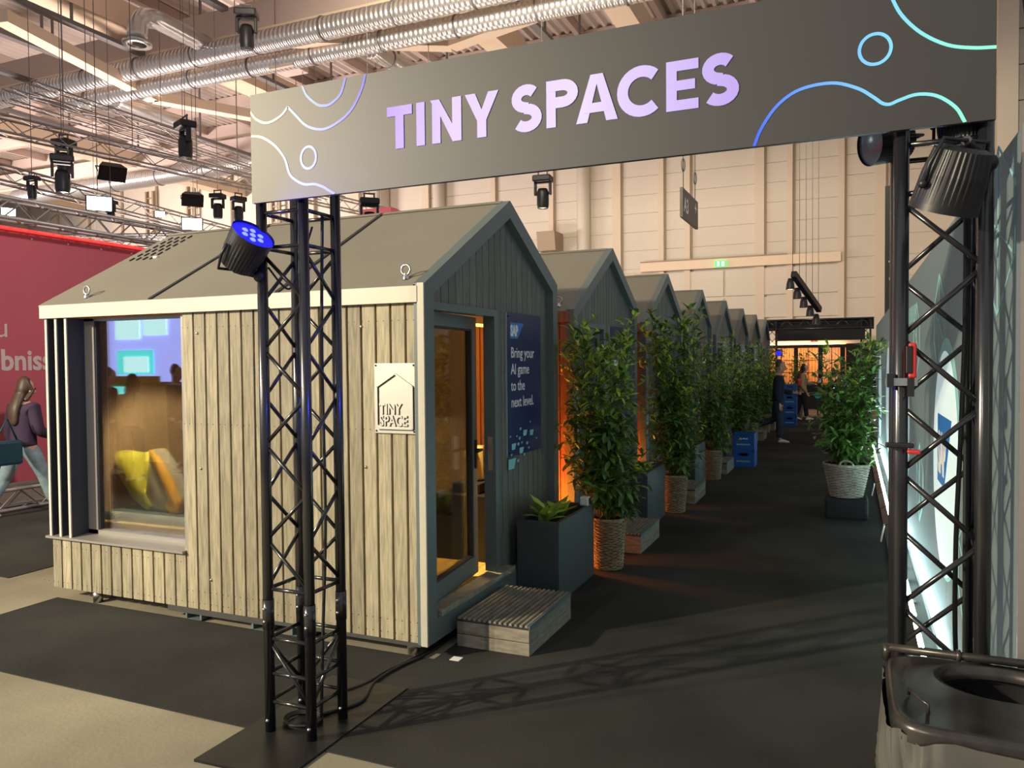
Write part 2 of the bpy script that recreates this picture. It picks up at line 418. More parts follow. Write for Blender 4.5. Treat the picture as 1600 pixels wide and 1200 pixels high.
# roof: corrugated deck, beams, purlins
def ceiling():
    mb = MB(); X0, X1, Y0, Y1, Z = -62, 6, 4, 37, 13.3
    p = .34; n = int((X1-X0)/p); vs = []; prof = [(0,0),(.10,0),(.17,.12),(.27,.12)]
    pts = []
    for i in range(n):
        for dx, dz in prof: pts.append((X0+i*p+dx, Z+dz))
    m = len(pts)
    vs = [(x, Y0, z) for x, z in pts] + [(x, Y1, z) for x, z in pts]
    mb.add(vs, [(i, i+1, m+i+1, m+i) for i in range(m-1)])
    c = sobj('ceiling', mb, M['deck'])
    for y in (12, 15, 20.5, 23.5, 26.5, 29.5, 33):
        obj('beam', MB().box((X0,y-.12,12.75), (X1,y+.12,13.29)), M['beam'], c)
    x = -58
    while x < 4:
        obj('purlin', MB().box((x-.09,Y0,12.95), (x+.09,Y1,13.29)), M['beam'], c); x += 2.9
    # deep girders across the hall
    for y, zb, zt, x1 in ((17.6,11.0,11.85,2), (28.6,11.35,12.2,2)):
        obj('girder', MB().box((-60,y-.22,zb), (x1,y+.22,zt)), M['beam'], c)
        obj('girder_flange', MB().box((-60,y-.38,zb-.10), (x1,y+.38,zb)), M['tie'], c)
    # lengthwise box beams
    for x0, x1 in ((-20.3,-19.35), (-10.6,-9.9), (-6.4,-5.7), (-33.5,-32.6), (-46,-45)):
        obj('girder', MB().box((x0,4,11.55), (x1,36,12.3)), M['tie'], c)
    # struts and ties under the girders
    def tie(a, b): obj('tie', MB().bar(a, b, .42, .30), M['tie'], c)
    tie((-19.11,12.75,10.3), (-20.5,18.57,10.3)); tie((-20.5,18.57,10.3), (-18.3,22.5,10.3)); tie((-18.3,22.5,10.3), (-15.6,27,10.9))
    tie((-13.96,17.2,10.5), (-9.89,18.82,10.3)); tie((-9.89,18.82,10.3), (-5.6,17.8,10.4))
    obj('strut', MB().box((-20.8,18.2,10.3), (-20.2,18.8,11.0)), M['tie'], c)
    obj('strut', MB().box((-10.2,18.5,10.3), (-9.6,19.1,11.0)), M['tie'], c)
    obj('strut', MB().box((-15.0,17.6,10.0), (-14.2,18.3,10.5)), M['beam'], c)
    for x, zz, y0, y1 in ((-19.4,11.0,8,17.2), (-21.7,11.0,12,17), (-17.9,11.2,17.5,30), (-24.5,11,8,30), (-28,11,8,30), (-13.0,11.1,17.5,30), (-8.3,11.3,18,30), (-16.0,11.6,6,17)):
        obj('cable_rail', MB().box((x-.12,y0,zz-.06), (x+.12,y1,zz+.06)), M['rail'], c)
        y = y0+.5
        while y < y1:
            obj('hanger', MB().box((x-.03,y-.03,zz), (x+.03,y+.03,13.3)), M['rail'], c); y += 3.2
    return c
ceiling()

# ------------------------------------------------------------------ ducts and hanging gear
def duct(pts, r, label, rings=2.2, collar=None):
    p0 = pts[0]
    t = thing('spiral_duct', p0, label, 'duct', 'ventilation ducts')
    obj('duct_shell', duct_shell(pts, r), M['duct'], t)
    a, b = Vector(pts[0]), Vector(pts[1]); L = (b-a).length; d = (b-a).normalized()
    if rings:
        k = rings*.5
        while k < L:
            c = a + d*k
            u = d.orthogonal().normalized(); v = d.cross(u)
            ring = [c + (u*cos(2*pi*i/20)+v*sin(2*pi*i/20))*(r*1.02) for i in range(20)]
            obj('hanger_strap', MB().tube(ring, .022, 5, closed=True), M['rail'], t)
            k += rings
    if collar:
        obj('outlet_collar', MB().lathe([(r*.95,.1),(r*1.0,0),(r*1.45,-.04),(r*1.45,-.12),(r*.9,-.12)], 20, collar), M['galv'], t)
    return t
def duct_shell(pts, r):
    # spiral ribs: many shallow rings along the run
    mb = MB(); out = []; rad = []
    for i in range(len(pts)-1):
        a, b = Vector(pts[i]), Vector(pts[i+1]); L = (b-a).length; n = max(2, min(260, int(L/.11)))
        for k in range(n):
            out.append(a+(b-a)*(k/n)); rad.append(r*(1.0 if k % 2 else .972))
    out.append(Vector(pts[-1])); rad.append(r)
    return mb.tube(out, rad, 20)
duct([(-27,17.0,10.5), (4,17.05,10.5)], .30, 'upper of two long silver spiral ducts across the roof')
duct([(-23.5,17.75,10.25), (4,17.9,10.25)], .27, 'lower of two long silver spiral ducts across the roof')
duct([(-16.72,17.0,10.75), (-16.75,15.3,10.8), (-16.85,15.02,10.75), (-16.92,14.88,10.55), (-16.94,14.86,10.15)], .25, 'short duct branch bending down to a round outlet at the upper ducts near side', 0, (-16.94,14.86,10.12))
duct([(-21.2,17.75,10.05), (-21.0,20.2,10.0), (-21.0,20.45,9.9), (-21.0,20.55,9.6), (-21.0,20.58,9.1)], .22, 'short duct branch with elbow hanging down beyond the lower duct', 0, (-21.0,20.58,9.08))
duct([(-11.95,18.0,10.2), (-11.6,21.0,10.2)], .25, 'straight duct branch running back from the lower duct above the sign', 1.6)
duct([(-41,28.0,10.75), (-22,27.9,10.85)], .42, 'far silver duct high on the end wall behind the lighting trusses', 3.0)

def truss_beam(name, a, b, s, rc, label, m, step=.5, hang=True, cat='truss', zr=None):
    a, b = Vector(a), Vector(b); d = (b-a).normalized(); L = (b-a).length
    t = thing(name, a, label, cat, 'overhead lighting trusses')
    u = d.cross(Vector((0,0,1))).normalized()*s/2; v = Vector((0,0,s/2))
    cs = [(u+v), (u-v), (-u-v), (-u+v)]
    for c in cs: obj('chord', MB().tube([a+c, b+c], rc, 6), m, t)
    br = MB(); n = int(L/step)
    for f in range(4):
        c0, c1 = cs[f], cs[(f+1) % 4]
        for k in range(n):
            p = a+d*(k*step); q = a+d*((k+1)*step)
            if k % 2: br.tube([p+c0, q+c1], rc*.42, 4, caps=False)
            else: br.tube([p+c1, q+c0], rc*.42, 4, caps=False)
    obj('bracing', br, m, t, kind='stuff')
    if hang:
        k = L*.12
        while k < L:
            p = a+d*k
            obj('hanging_wire', MB().tube([p+v, p+Vector((0,0,13.2-p.z))], .012, 4), M['rail'], t); k += L*.25
    return t
truss_beam('lighting_truss', (-15.25,6.2,6.3), (-14.0,24,6.7), .32, .026, 'upper aluminium lighting truss running back from top left', M['alu'])
truss_beam('lighting_truss', (-14.6,7.2,5.45), (-17.2,21.5,5.55), .30, .024, 'middle aluminium lighting truss over the red stand', M['alu'])
truss_beam('slim_truss', (-17.7,11.9,7.95), (-18.0,24,7.95), .26, .02, 'left of two slim trusses hung below the ducts', M['alu'], .7)
truss_beam('slim_truss', (-16.9,11.9,7.98), (-17.2,24,7.98), .26, .02, 'right of two slim trusses hung below the ducts', M['alu'], .7)
truss_beam('lighting_truss', (-24,17.5,5.5), (-8.3,18.5,5.4), .30, .024, 'far aluminium truss crossing behind the cabin roof', M['alu'])
truss_beam('lighting_truss', (-20,13.0,4.9), (-9.6,15.0,4.5), .30, .024, 'low aluminium truss crossing just above the cabin roof line', M['alu'], hang=False)

def moving_head(loc, rot, label, lens='darklens', s=1.0, wire=True):
    t = thing('stage_light', loc, label, 'stage light', 'moving head stage lights')
    def P(p): return tuple(Vector(loc)+Matrix.Rotation(rot,3,'Z') @ (Vector(p)*s))
    def B(mb, a, b, r=.015):
        mb.M = Matrix.Translation(loc) @ Matrix.Rotation(rot,4,'Z') @ Matrix.Scale(s,4); mb.bevbox(a, b, r); mb.M = None; return mb
    obj('base', B(MB(), (-.20,-.16,-.14), (.20,.16,.0), .03), M['black'], t)
    y = MB(); B(y, (-.19,-.05,-.42), (-.14,.05,-.13)); B(y, (.14,-.05,-.42), (.19,.05,-.13)); B(y, (-.17,-.05,-.17), (.17,.05,-.13))
    obj('yoke', y, M['black'], t)
    h = MB(); h.M = Matrix.Translation(loc) @ Matrix.Rotation(rot,4,'Z') @ Matrix.Scale(s,4)
    h.lathe([(.0,-.28),(.10,-.28),(.13,-.36),(.13,-.62),(.115,-.70)], 16)
    obj('lamp_head', h, M['black'], t)
    l = MB(); l.M = Matrix.Translation(loc) @ Matrix.Rotation(rot,4,'Z') @ Matrix.Scale(s,4)
    l.lathe([(.0,-.705),(.06,-.70),(.116,-.695)], 16)
    obj('lens', l, M[lens], t)
    c = MB()
    for dx in (-.1,.1): c.tube([P((dx,0,0)), P((dx,0,.12))], .018*s, 5)
    c.tube([P((-.12,0,.10)), P((.12,0,.10))], .02*s, 5)
    obj('clamp', c, M['rail'], t)
    if wire: obj('hanging_wire', MB().tube([P((0,0,.1)), (loc[0],loc[1],13.2)], .008, 4), M['rail'], t)
    return t
moving_head((-11.81,13.17,9.25), .5, 'big moving head light hanging by wires against the ducts', s=1.15)
moving_head((-13.62,13.18,7.15), -.4, 'big moving head light standing tall left of the sign', s=1.15)
moving_head((-15.05,11.31,6.45), .2, 'moving head under the upper truss, first from top left')
moving_head((-13.63,10.2,5.7), .9, 'moving head with twin clamps below the upper truss')
moving_head((-15.04,15.59,6.15), .3, 'moving head pair under the truss end beside the sign, left one', s=.9)
moving_head((-14.82,16.1,6.15), 1.2, 'moving head pair under the truss end beside the sign, right one', s=.9)
moving_head((-6.13,15.82,5.75), .1, 'lone moving head hanging above the second cabin roof', s=1.0)
moving_head((-9.04,13.54,5.1), .7, 'lone moving head hanging just above the nearest roof ridge', s=1.0)
moving_head((-14.5,10.21,5.4), .1, 'small moving head on the middle truss, near the left edge', s=.62)
moving_head((-14.9,12.28,5.35), .1, 'small moving head on the middle truss beside a bright floodlight', s=.62)

def flood(loc, tgt, label, lit=True, s=1.0):
    t = thing('floodlight', loc, label, 'floodlight', 'floodlights over the red stand')
    d = (Vector(tgt)-Vector(loc)).to_track_quat('-Z','Y').to_matrix().to_4x4()
    T = Matrix.Translation(loc) @ d @ Matrix.Scale(s,4)
    b = MB(); b.M = T; b.prism([(-.24,.16),(.24,.16),(.20,.0),(.14,.06),(-.14,.06),(-.20,.0)][::-1] if False else [(-.26,-.02),(.26,-.02),(.17,.16),(-.17,.16)], -.16, .16, 'y')
    obj('housing', b, M['black'], t)
    l = MB(); l.M = T; l.box((-.23,-.14,-.03), (.23,.14,-.021))
    obj('lens', l, M['coldlens'] if lit else M['black'], t)
    k = MB(); k.M = T; k.tube([(-.26,0,.05),(-.26,0,.26),(.26,0,.26),(.26,0,.05)], .015, 5)
    obj('bracket', k, M['black'], t)
    return t
flood((-14.73,11.86,5.2), (-2,1,1.9), 'glowing cyan white floodlight, larger of two over the red stand')
flood((-14.01,13.71,5.0), (-2,1,1.9), 'glowing cyan white floodlight nearer the cabin roof', s=.9)
flood((-15.06,12.47,6.0), (-8,9,0), 'unlit wide floodlight hanging from the upper truss', None, 1.1)
flood((-15.3,15.0,5.9), (-8,9,0), 'unlit floodlight under the upper truss near the sign', None)
flood((-14.9,10.0,4.72), (-2,2,1.6), 'small lit floodlight cut by the left picture edge', True, .5)
flood((-13.9,12.7,5.05), (-6,2,0), 'small lit spotlight between the two glowing floodlights', True, .42)

# hall signs
t = thing('hanging_sign', (-3.19,16.85,4.65), 'grey hanging hall sign reading A3 on two chains', 'sign')
obj('sign_panel', MB().box((-3.22,16.0,4.66),(-3.16,17.7,5.26)), mat('sign_grey', (.14,.115,.10), .5), t)
text('lettering', 'A3', (-3.158,16.12,4.80), .42, 'right', M['white'], t, .008)
text('lettering', '+', (-3.158,17.3,4.93), .40, 'right', M['white'], t, .006)
for y in (16.2,17.5):
    obj('chain', MB().tube([(-3.19,y,5.26),(-3.19,y,13)], .010, 4), M['rail'], t)
    obj('ring', MB().tube([(-3.19+.02*cos(a),y+.07*cos(a),5.75+.13*sin(a)) for a in [2*pi*i/12 for i in range(12)]], .014, 5, closed=True), M['rail'], t)
t = thing('hanging_sign', (-5.8,12.2,8.9), 'dark hanging hall sign with white square icons at the top edge', 'sign')
M4 = Matrix.Translation((-5.8,12.2,8.85)) @ Matrix.Rotation(radians(40),4,'Z')
b = MB(); b.M = M4; b.box((-.85,-.05,-.3), (.85,.05,.35)); obj('sign_panel', b, M['rail'], t)
for dx in (-.3, .1, .5):
    b = MB(); b.M = M4; b.box((dx-.13,-.056,-.22), (dx+.13,-.05,.2)); obj('icon', b, M['white'], t)
    b = MB(); b.M = M4; b.prism([(dx-.06,-.1),(dx+.06,-.1),(dx,.08)], -.06, -.057, 'y'); obj('arrow', b, M['black'], t)
obj('hanging_wire', MB().tube([M4@Vector((0,0,.35)), M4@Vector((0,0,4.3))], .012, 4), M['rail'], t)
t = thing('exit_sign', (-5.36,35.55,6.0), 'small lit green exit sign on the gate rail of the end wall', 'sign')
obj('sign_box', MB().box((-5.6,35.48,5.87), (-5.12,35.6,6.13)), M['exit'], t)
obj('pictogram', MB().box((-5.5,35.47,5.9), (-5.41,35.48,6.09)).box((-5.3,35.47,5.9), (-5.2,35.48,6.09)), M['exitw'], t)
t = thing('lamp_housing', (-13.3,35,6.2), 'grey wall mounted box on a forked post at the end wall', 'lamp')
obj('housing', MB().prism([(34.6,7.9),(35.8,7.9),(35.8,7.0),(34.75,7.0)], -13.75, -12.85, 'x'), M['mulld'], t)
obj('post', MB().tube([(-13.3,35.2,5.0),(-13.3,35.2,6.4)], .12, 8).tube([(-13.3,35.2,6.4),(-13.65,35.2,7.0)], .08, 6).tube([(-13.3,35.2,6.4),(-12.95,35.2,7.0)], .08, 6), M['galv'], t)
# bar of small lamps hung over the aisle end
t = thing('lamp_bar', (-1.0,20,3.3), 'slanting black bar of small hanging stage lamps over the aisle end', 'lamp')
obj('bar', MB().bar((-1.25,19.2,3.72), (-.76,21.0,2.98), .12, .14), M['black'], t)
for k in range(5):
    f = k/4; p = Vector((-1.25+.49*f-.07, 19.2+1.8*f, 3.72-.74*f-.24))
    h = obj('lamp_head', MB().lathe([(0,.14),(.05,.14),(.085,.02),(.10,-.12)], 12, p), M['black'], t)
    obj('lens', MB().lathe([(0,-.115),(.05,-.112),(.095,-.11)], 12, p), M['warmlens'] if k in (0,3,4) else M['galv'], h)
    obj('hanging_wire', MB().tube([p+Vector((.05,0,.3)), (p.x+.05,p.y,12.9)], .006, 4), M['rail'], t)
# tall dark board above the lit wall
t = thing('tall_board', (.74,19.2,0), 'tall black board reading TO standing behind the lit wall', 'sign')
obj('board', MB().box((.655,19.2,0), (.86,19.3,5.55)), M['black'], t)
text('lettering', 'T', (.73,19.19,3.72), .26, 'front', M['white'], t, .004); text('lettering', 'O', (.73,19.19,3.42), .26, 'front', M['white'], t, .004)

# ------------------------------------------------------------------ entrance arch: two towers, beam, banner
def tower(x, y, label, plate=None, seams=(.57,)):
    t = thing('truss_tower', (x+.12,y+.12,0), label, 'truss tower', 'truss towers of the entrance arch')
    s = .24; top = 2.62; z0 = .012
    C = [(x,y),(x+s,y),(x+s,y+s),(x,y+s)]
    for cx, cy in C:
        c = MB().tube([(cx,cy,z0),(cx,cy,top)], .0245, 14)
        ch = obj('chord', c, M['truss'], t)
        for z in seams:
            obj('coupler', MB().tube([(cx,cy,z-.07),(cx,cy,z+.07)], .027, 14), M['truss'], ch)
            obj('bolt', MB().ball((cx+.0,cy-.029,z-.03), .008, 8, 4).ball((cx,cy-.029,z+.03), .008, 8, 4), M['steel'], ch)
        obj('bolt', MB().ball((cx+.006,cy-.027,.07), .009, 8, 4), M['steel'], ch)
    hz = [.155,.29,.455,.69,2.29,2.45]
    st = .2235
    for f in range(4):
        (ax,ay),(bx,by) = C[f], C[(f+1)%4]
        for z in hz: obj('brace', MB().tube([(ax,ay,z),(bx,by,z)], .0095, 7), M['truss'], t)
        z = .70; k = 0
        while z < 2.2:
            p, q = ((ax,ay),(bx,by)) if k % 2 else ((bx,by),(ax,ay))
            obj('brace', MB().tube([(*p,z),(*q,z+st)], .0095, 7), M['truss'], t); z += st; k += 1
        p, q = ((ax,ay),(bx,by)) if f % 2 else ((bx,by),(ax,ay))
        obj('brace', MB().tube([(*p,.16),(*q,.445)], .0095, 7), M['truss'], t)
    if plate: 
        # turned steel base plate
        c = Vector((x+.12,y+.12,0)); a = Vector(plate[0]); b = Vector(plate[1])
        obj('base_plate', MB().prism([p for p in plate[2]], .0, .012, 'z'), M['plate'], t)
    return t
tower(-2.526, 2.891, 'left black truss tower of the entrance arch in front of the cabin', ((-2.66,2.55),(-2.19,3.55),[(-2.655,2.545),(-2.175,2.565),(-2.175,3.555),(-2.655,3.545)]))
tower(.146, 2.891, 'right black truss tower of the entrance arch beside the lit wall', ((0,0),(0,0),[(.02,2.82),(.46,2.82),(.46,3.6),(.02,3.6)]))
def arch_beam(y, x0, x1, label):
    t = thing('arch_beam', ((x0+x1)/2,y+.12,2.5), label, 'truss beam', 'beams of the arches')
    for yy in (y, y+.24):
        for z in (2.64, 2.88): obj('chord', MB().tube([(x0,yy,z),(x1,yy,z)], .0245, 10), M['truss'], t)
    st = .26
    for yy in (y, y+.24):
        x = x0+.06; k = 0
        while x < x1-.2:
            obj('brace', MB().tube([(x,yy,2.64 if k % 2 else 2.88),(x+st,yy,2.88 if k % 2 else 2.64)], .0095, 6), M['truss'], t); x += st; k += 1
    for z in (2.64,2.88):
        x = x0+.06
        while x < x1:
            obj('brace', MB().tube([(x,y,z),(x,y+.24,z)], .0095, 6), M['truss'], t); x += st*2
    return t
arch_beam(2.891, -2.55, .41, 'black truss beam behind the sign of the entrance arch')

def banner():
    X0, X1, Z0, Z1, F = -2.53, .405, 2.487, 2.979, 2.835
    t = thing('sign_banner', ((X0+X1)/2,F,Z0), 'wide dark sign reading TINY SPACES across the entrance arch', 'sign')
    obj('sign_panel', MB().box((X0,F,Z0), (X1,F+.022,Z1)), M['banner'], t)
    f1 = F-.0015
    def ribbon(name, pts, wd, m, closed=False):
        # smooth the outline and give it a flat printed band
        P = [Vector((p[0],0,p[1])) for p in pts]; n = len(P); out = []
        rng = range(n) if closed else range(n-1)
        for i in rng:
            p0 = P[i-1] if (closed or i > 0) else P[i]*2-P[i+1]
            p1 = P[i]; p2 = P[(i+1) % n]
            p3 = P[(i+2) % n] if (closed or i+2 < n) else p2*2-p1
            for k in range(6):
                u = k/6
                out.append(.5*((2*p1)+(p2-p0)*u+(2*p0-5*p1+4*p2-p3)*u*u+(3*p1-p0-3*p2+p3)*u**3))
        if not closed: out.append(P[-1])
        mb = MB(); vs = []; m_ = len(out)
        for i, p in enumerate(out):
            d = (out[(i+1) % m_]-out[i-1]) if closed else (out[min(i+1,m_-1)]-out[max(i-1,0)])
            nrm = Vector((-d.z,0,d.x)).normalized()*wd/2
            for q in (p-nrm, p+nrm):
                q = Vector((min(max(q.x,X0),X1),0,min(max(q.z,Z0),Z1))); vs += [(q.x,f1,q.z),(q.x,F,q.z)]
        fs = []
        for i in range(m_ if closed else m_-1):
            j = (i+1) % m_; a = 4*i; b = 4*j
            fs += [(a,a+2,b+2,b),(a,b,b+1,a+1),(a+2,a+3,b+3,b+2)]
        mb.add(vs, fs)
        o = obj(name, mb, m, None, local=True); o.parent = t; o.location = -Vector(t.location); return o
    WL = .0115
    ribbon('printed_line', [(-2.236,2.979),(-2.209,2.93),(-2.158,2.887),(-2.12,2.875),(-2.083,2.879),(-2.032,2.913),(-2.005,2.979)], WL, M['lineL'])
    ribbon('printed_line', [(-1.903,2.979),(-1.924,2.917),(-1.974,2.842),(-2.041,2.797),(-2.126,2.774),(-2.212,2.799),(-2.274,2.855),(-2.316,2.897)], WL, M['lineL'])
    ribbon('printed_line', [(-2.316,2.897),(-2.352,2.865),(-2.407,2.844),(-2.451,2.844),(-2.498,2.867),(-2.53,2.904)], WL, M['lineL'])
    ribbon('printed_line', [(-2.526,2.793),(-2.463,2.779),(-2.391,2.733),(-2.338,2.67),(-2.315,2.605),(-2.287,2.574),(-2.234,2.546),(-2.175,2.54),(-2.131,2.524),(-2.097,2.504),(-2.067,2.487)], WL, M['lineL'])
    ribbon('printed_ring', [(-2.207+.041*cos(a),2.66+.048*sin(a)) for a in [2*pi*i/10 for i in range(10)]], WL, M['lineL'], True)
    WR = .0105
    ribbon('printed_ring', [(.065+.047*cos(a),2.757+.049*sin(a)) for a in [2*pi*i/10 for i in range(10)]], WR, M['lineR'], True)
    ribbon('printed_line', [(.095,2.979),(.114,2.912),(.144,2.849),(.199,2.785),(.271,2.736),(.341,2.715),(.405,2.707)], WR, M['lineR'])
    ribbon('printed_line', [(-.314,2.487),(-.289,2.547),(-.237,2.617),(-.165,2.66),(-.065,2.667),(.013,2.638),(.061,2.602),(.086,2.58),(.108,2.573),(.136,2.582),(.182,2.593),(.227,2.587),(.263,2.568),(.299,2.533),(.322,2.487)], WR, M['lineR'])
    # letters
    zb, zt = 2.645, 2.8215; h = zt-zb; w_ = .040
    def poly(pts): return ('p', pts)
    def letter(strokes):
        mb = MB()
        for kind, pts in strokes: 
            dz = .0005*strokes.index((kind, pts))
            if kind == 'p': mb.prism([(x, zb+z*h) for x, z in pts], F-.003-dz, F+.001, 'y')
            else:
                vs = []
                for i, (x, z) in enumerate(pts):
                    a = Vector(pts[max(i-1,0)]); b = Vector(pts[min(i+1,len(pts)-1)]); d = (b-a).normalized(); n = Vector((-d.y,d.x))*w_/2*1.03
                    for q in (Vector((x,z))+n, Vector((x,z))-n): vs += [(q.x,F-.003-dz,q.y),(q.x,F+.001,q.y)]
                fs = []
                for i in range(len(pts)-1):
                    a = 4*i; b = a+4; fs += [(a,a+2,b+2,b),(a,b,b+1,a+1),(a+2,a+3,b+3,b+2)]
                n = 4*(len(pts)-1); fs += [(0,1,3,2),(n,n+2,n+3,n+1)]
                mb.add(vs, fs)
        o = obj('letter', mb, M['letters'], None, local=True); o.parent = t; o.location = -Vector(t.location)
    b_ = .225   # bar thickness in cap heights
    def T(x0,x1): xm=(x0+x1)/2; letter([('p',[(x0,1),(x0,1-b_),(xm-w_/2,1-b_),(xm-w_/2,0),(xm+w_/2,0),(xm+w_/2,1-b_),(x1,1-b_),(x1,1)])])
    T(-1.797,-1.676)
    letter([('p',[(-1.655,1),(-1.655,0),(-1.616,0),(-1.616,1)])])
    x0,x1=-1.585,-1.447; letter([('p',[(x0-.004,1),(x0+.004,.92),(x0+.004,0),(x0+.042,0),(x0+.042,.62),(x1-.04,0),(x1,0),(x1,1),(x1-.041,1),(x1-.041,.40),(x0+.037,1)])])
    x0,x1=-1.430,-1.282; xm=(x0+x1)/2; letter([('p',[(x0,1),(x0+.045,1),(xm,.62),(x1-.045,1),(x1,1),(xm+.02,.38),(xm+.02,0),(xm-.02,0),(xm-.02,.38)])])
    def S(x0,x1):
        xm=(x0+x1)/2; ro=(x1-x0)/2-w_/2; rz=h/4-w_/4; zc1=zt-w_/2-rz+.003; zc2=zb+w_/2+rz-.003; pts=[]
        for i in range(15): a=radians(38+i*(232/14)); pts.append((xm+ro*.93*cos(a), zc1+rz*sin(a)))
        for i in range(15): a=radians(90-i*(232/14)); pts.append((xm+ro*cos(a), zc2+rz*sin(a)))
        letter([('s',pts)])
    S(-1.228,-1.100); S(-.493,-.364)
    x0=-1.080; rz=h*.29-w_/2; zc=zt-h*.29-.001
    pts=[(x0,zt-w_/2),(x0+.066,zt-w_/2)]+[(x0+.066+.041*cos(a),zc+(zt-w_/2-zc)*sin(a)) for a in [pi/2-pi*i/12 for i in range(1,12)]]+[(x0+.066,2*zc-zt+w_/2),(x0,2*zc-zt+w_/2)]
    letter([('p',[(x0,1),(x0,0),(x0+.038,0),(x0+.038,1)]),('s',pts)])
    x0,x1=-.960,-.798; xm=(x0+x1)/2; letter([('p',[(x0,0),(x0+.044,0),(xm,.80),(xm+.024,1),(xm-.024,1)]),('p',[(x1-.044,0),(x1,0),(xm+.024,1),(xm-.024,1),(xm,.80)]),('p',[(xm-.05,.2),(xm+.05,.2),(xm+.036,.40),(xm-.036,.40)])])
    xm,zm=-.708,(zb+zt)/2; r=.072
    letter([('s',[(xm+r*cos(a),zm+r*sin(a)) for a in [radians(47+i*(266/22)) for i in range(23)]])])
    x0,x1=-.618,-.503; letter([('p',[(x0,0),(x1,0),(x1,b_*.92),(x0+.038,b_*.92),(x0+.038,.40),(x1-.012,.40),(x1-.012,.60),(x0+.038,.60),(x0+.038,1-b_*.92),(x1,1-b_*.92),(x1,1),(x0,1)])])
banner()
# distant arch at the aisle end, seen from behind
def far_arch():
    y = 24.9
    for x, lab in ((-2.36,'far left black truss tower at the aisle end'), (.24,'far right black truss tower at the aisle end')):
        t = thing('truss_tower', (x+.12,y+.12,0), lab, 'truss tower', 'truss towers of the far arch')
        C = [(x,y),(x+.24,y),(x+.24,y+.24),(x,y+.24)]
        for cx, cy in C: obj('chord', MB().tube([(cx,cy,.0),(cx,cy,2.9)], .026, 8), M['truss'], t)
        for f in range(4):
            (ax,ay),(bx,by) = C[f], C[(f+1)%4]; z = .1; k = f
            while z < 2.5:
                p, q = ((ax,ay),(bx,by)) if k % 2 else ((bx,by),(ax,ay))
                obj('brace', MB().tube([(*p,z),(*q,z+.26)], .010, 5), M['truss'], t); z += .26; k += 1
    t = thing('arch_beam', (-.8,y,2.6), 'black truss beam of the far arch at the aisle end', 'truss beam', 'beams of the arches')
    for yy in (y,y+.24):
        for z in (2.66,2.93): obj('chord', MB().tube([(-2.38,yy,z),(.56,yy,z)], .026, 8), M['truss'], t)
    for k in range(11):
        obj('brace', MB().tube([(-2.34+k*.26,y,2.66 if k%2 else 2.93),(-2.08+k*.26,y,2.93 if k%2 else 2.66)], .011, 5), M['truss'], t)
    t = thing('rear_sign', (-.8,y+.27,2.3), 'black back of the sign on the far arch', 'sign')
    obj('sign_panel', MB().box((-2.4,y+.27,2.62), (.58,y+.29,2.97)).box((-2.07,y-.05,2.3), (.34,y-.03,2.62)), M['blacksoft'], t)
    t = thing('spotlight', (-2.0,24.6,1.95), 'small blue spotlight on the far left tower', 'spotlight')
    obj('housing', MB().lathe([(.0,.1),(.1,.1),(.11,-.1)], 12, (-2.02,24.75,1.95)), M['black'], t)
    obj('bracket', MB().bar((-2.02,24.78,1.95),(-2.10,24.9,1.95),.03,.03), M['black'], t)
    obj('lens', MB().ball((-2.02,24.66,1.93), .085, 10, 6), M['bluelens'], t)
far_arch()

def par_light(loc, aim, label, lens, s=1.0, clamp=None, core=None):
    """slim LED par can: finned housing, lens, yoke, clamp"""
    t = thing('spotlight', loc, label, 'spotlight', 'par cans on the arch towers')
    R = Vector(aim).normalized().to_track_quat('Z','Y').to_matrix().to_4x4()
    T = Matrix.Translation(loc) @ R @ Matrix.Scale(s,4)
    h = MB(); h.M = T
    n = 144; prof = [(.060,-.115),(.080,-.105),(.092,-.03),(.098,.055),(.100,.075)]
    vs = []; fs = []
    for i, (r, z) in enumerate(prof):
        for k in range(n):
            rr = r*(1 + (.012 if (k//2) % 2 else -.012)*(1 if 0 < i < 3 else 0)); vs.append((rr*cos(2*pi*k/n), rr*sin(2*pi*k/n), z))
    for i in range(len(prof)-1):
        for k in range(n): fs.append((i*n+k, i*n+(k+1)%n, (i+1)*n+(k+1)%n, (i+1)*n+k))
    fs.append(tuple(range(n))[::-1]); h.add(vs, fs, False)
    obj('housing', h, M['black'] , t)
    l = MB(); l.M = T; l.lathe([(.0,.066),(.05,.066),(.097,.064)], 28); le = obj('lens', l, M[lens], t)
    if core:
        c = MB(); c.M = T
        for a in range(7):
            q = (0,0) if a == 6 else (.042*cos(a*pi/3), .042*sin(a*pi/3))
            c.ball((q[0],q[1],.066), (.015,.015,.006), 8, 4)
        obj('diode_cluster', c, M[core], le)
    y = MB(); y.M = T; y.tube([(-.104,0,.0),(-.106,0,-.06),(-.085,0,-.135),(.085,0,-.135),(.106,0,-.06),(.104,0,.0)], .007, 6)
    obj('yoke', y, M['black'], t)
    k = MB(); k.M = T; k.ball((.108,0,0), .014, 8, 5); obj('knob', k, M['black'], t)
    if clamp: obj('clamp', MB().tube([tuple(T@Vector((0,0,-.135))), clamp], .016, 6).ball(clamp, .032, 10, 6), M['black'], t)
    return t
par_light((-2.535,2.80,2.285), (.67,-.12,.73), 'round par can glowing blue on the left truss tower', 'bluelens', 1.0, (-2.535,2.885,2.16), 'bluedot')
par_light((.275,2.74,2.275), (-.26,.30,-.92), 'black par can tilted down on the right truss tower', 'darklens', 1.0, (.386,2.86,2.36))
par_light((.10,3.03,2.50), (-.75,-.45,-.1), 'par can with clear round lens peeking out left of the right tower', 'darklens', .75, (.146,3.13,2.47))
par_light((.33,2.97,2.52), (0,.2,1), 'upright par can hidden under the sign on the right tower', 'darklens', .8, (.386,3.0,2.46))
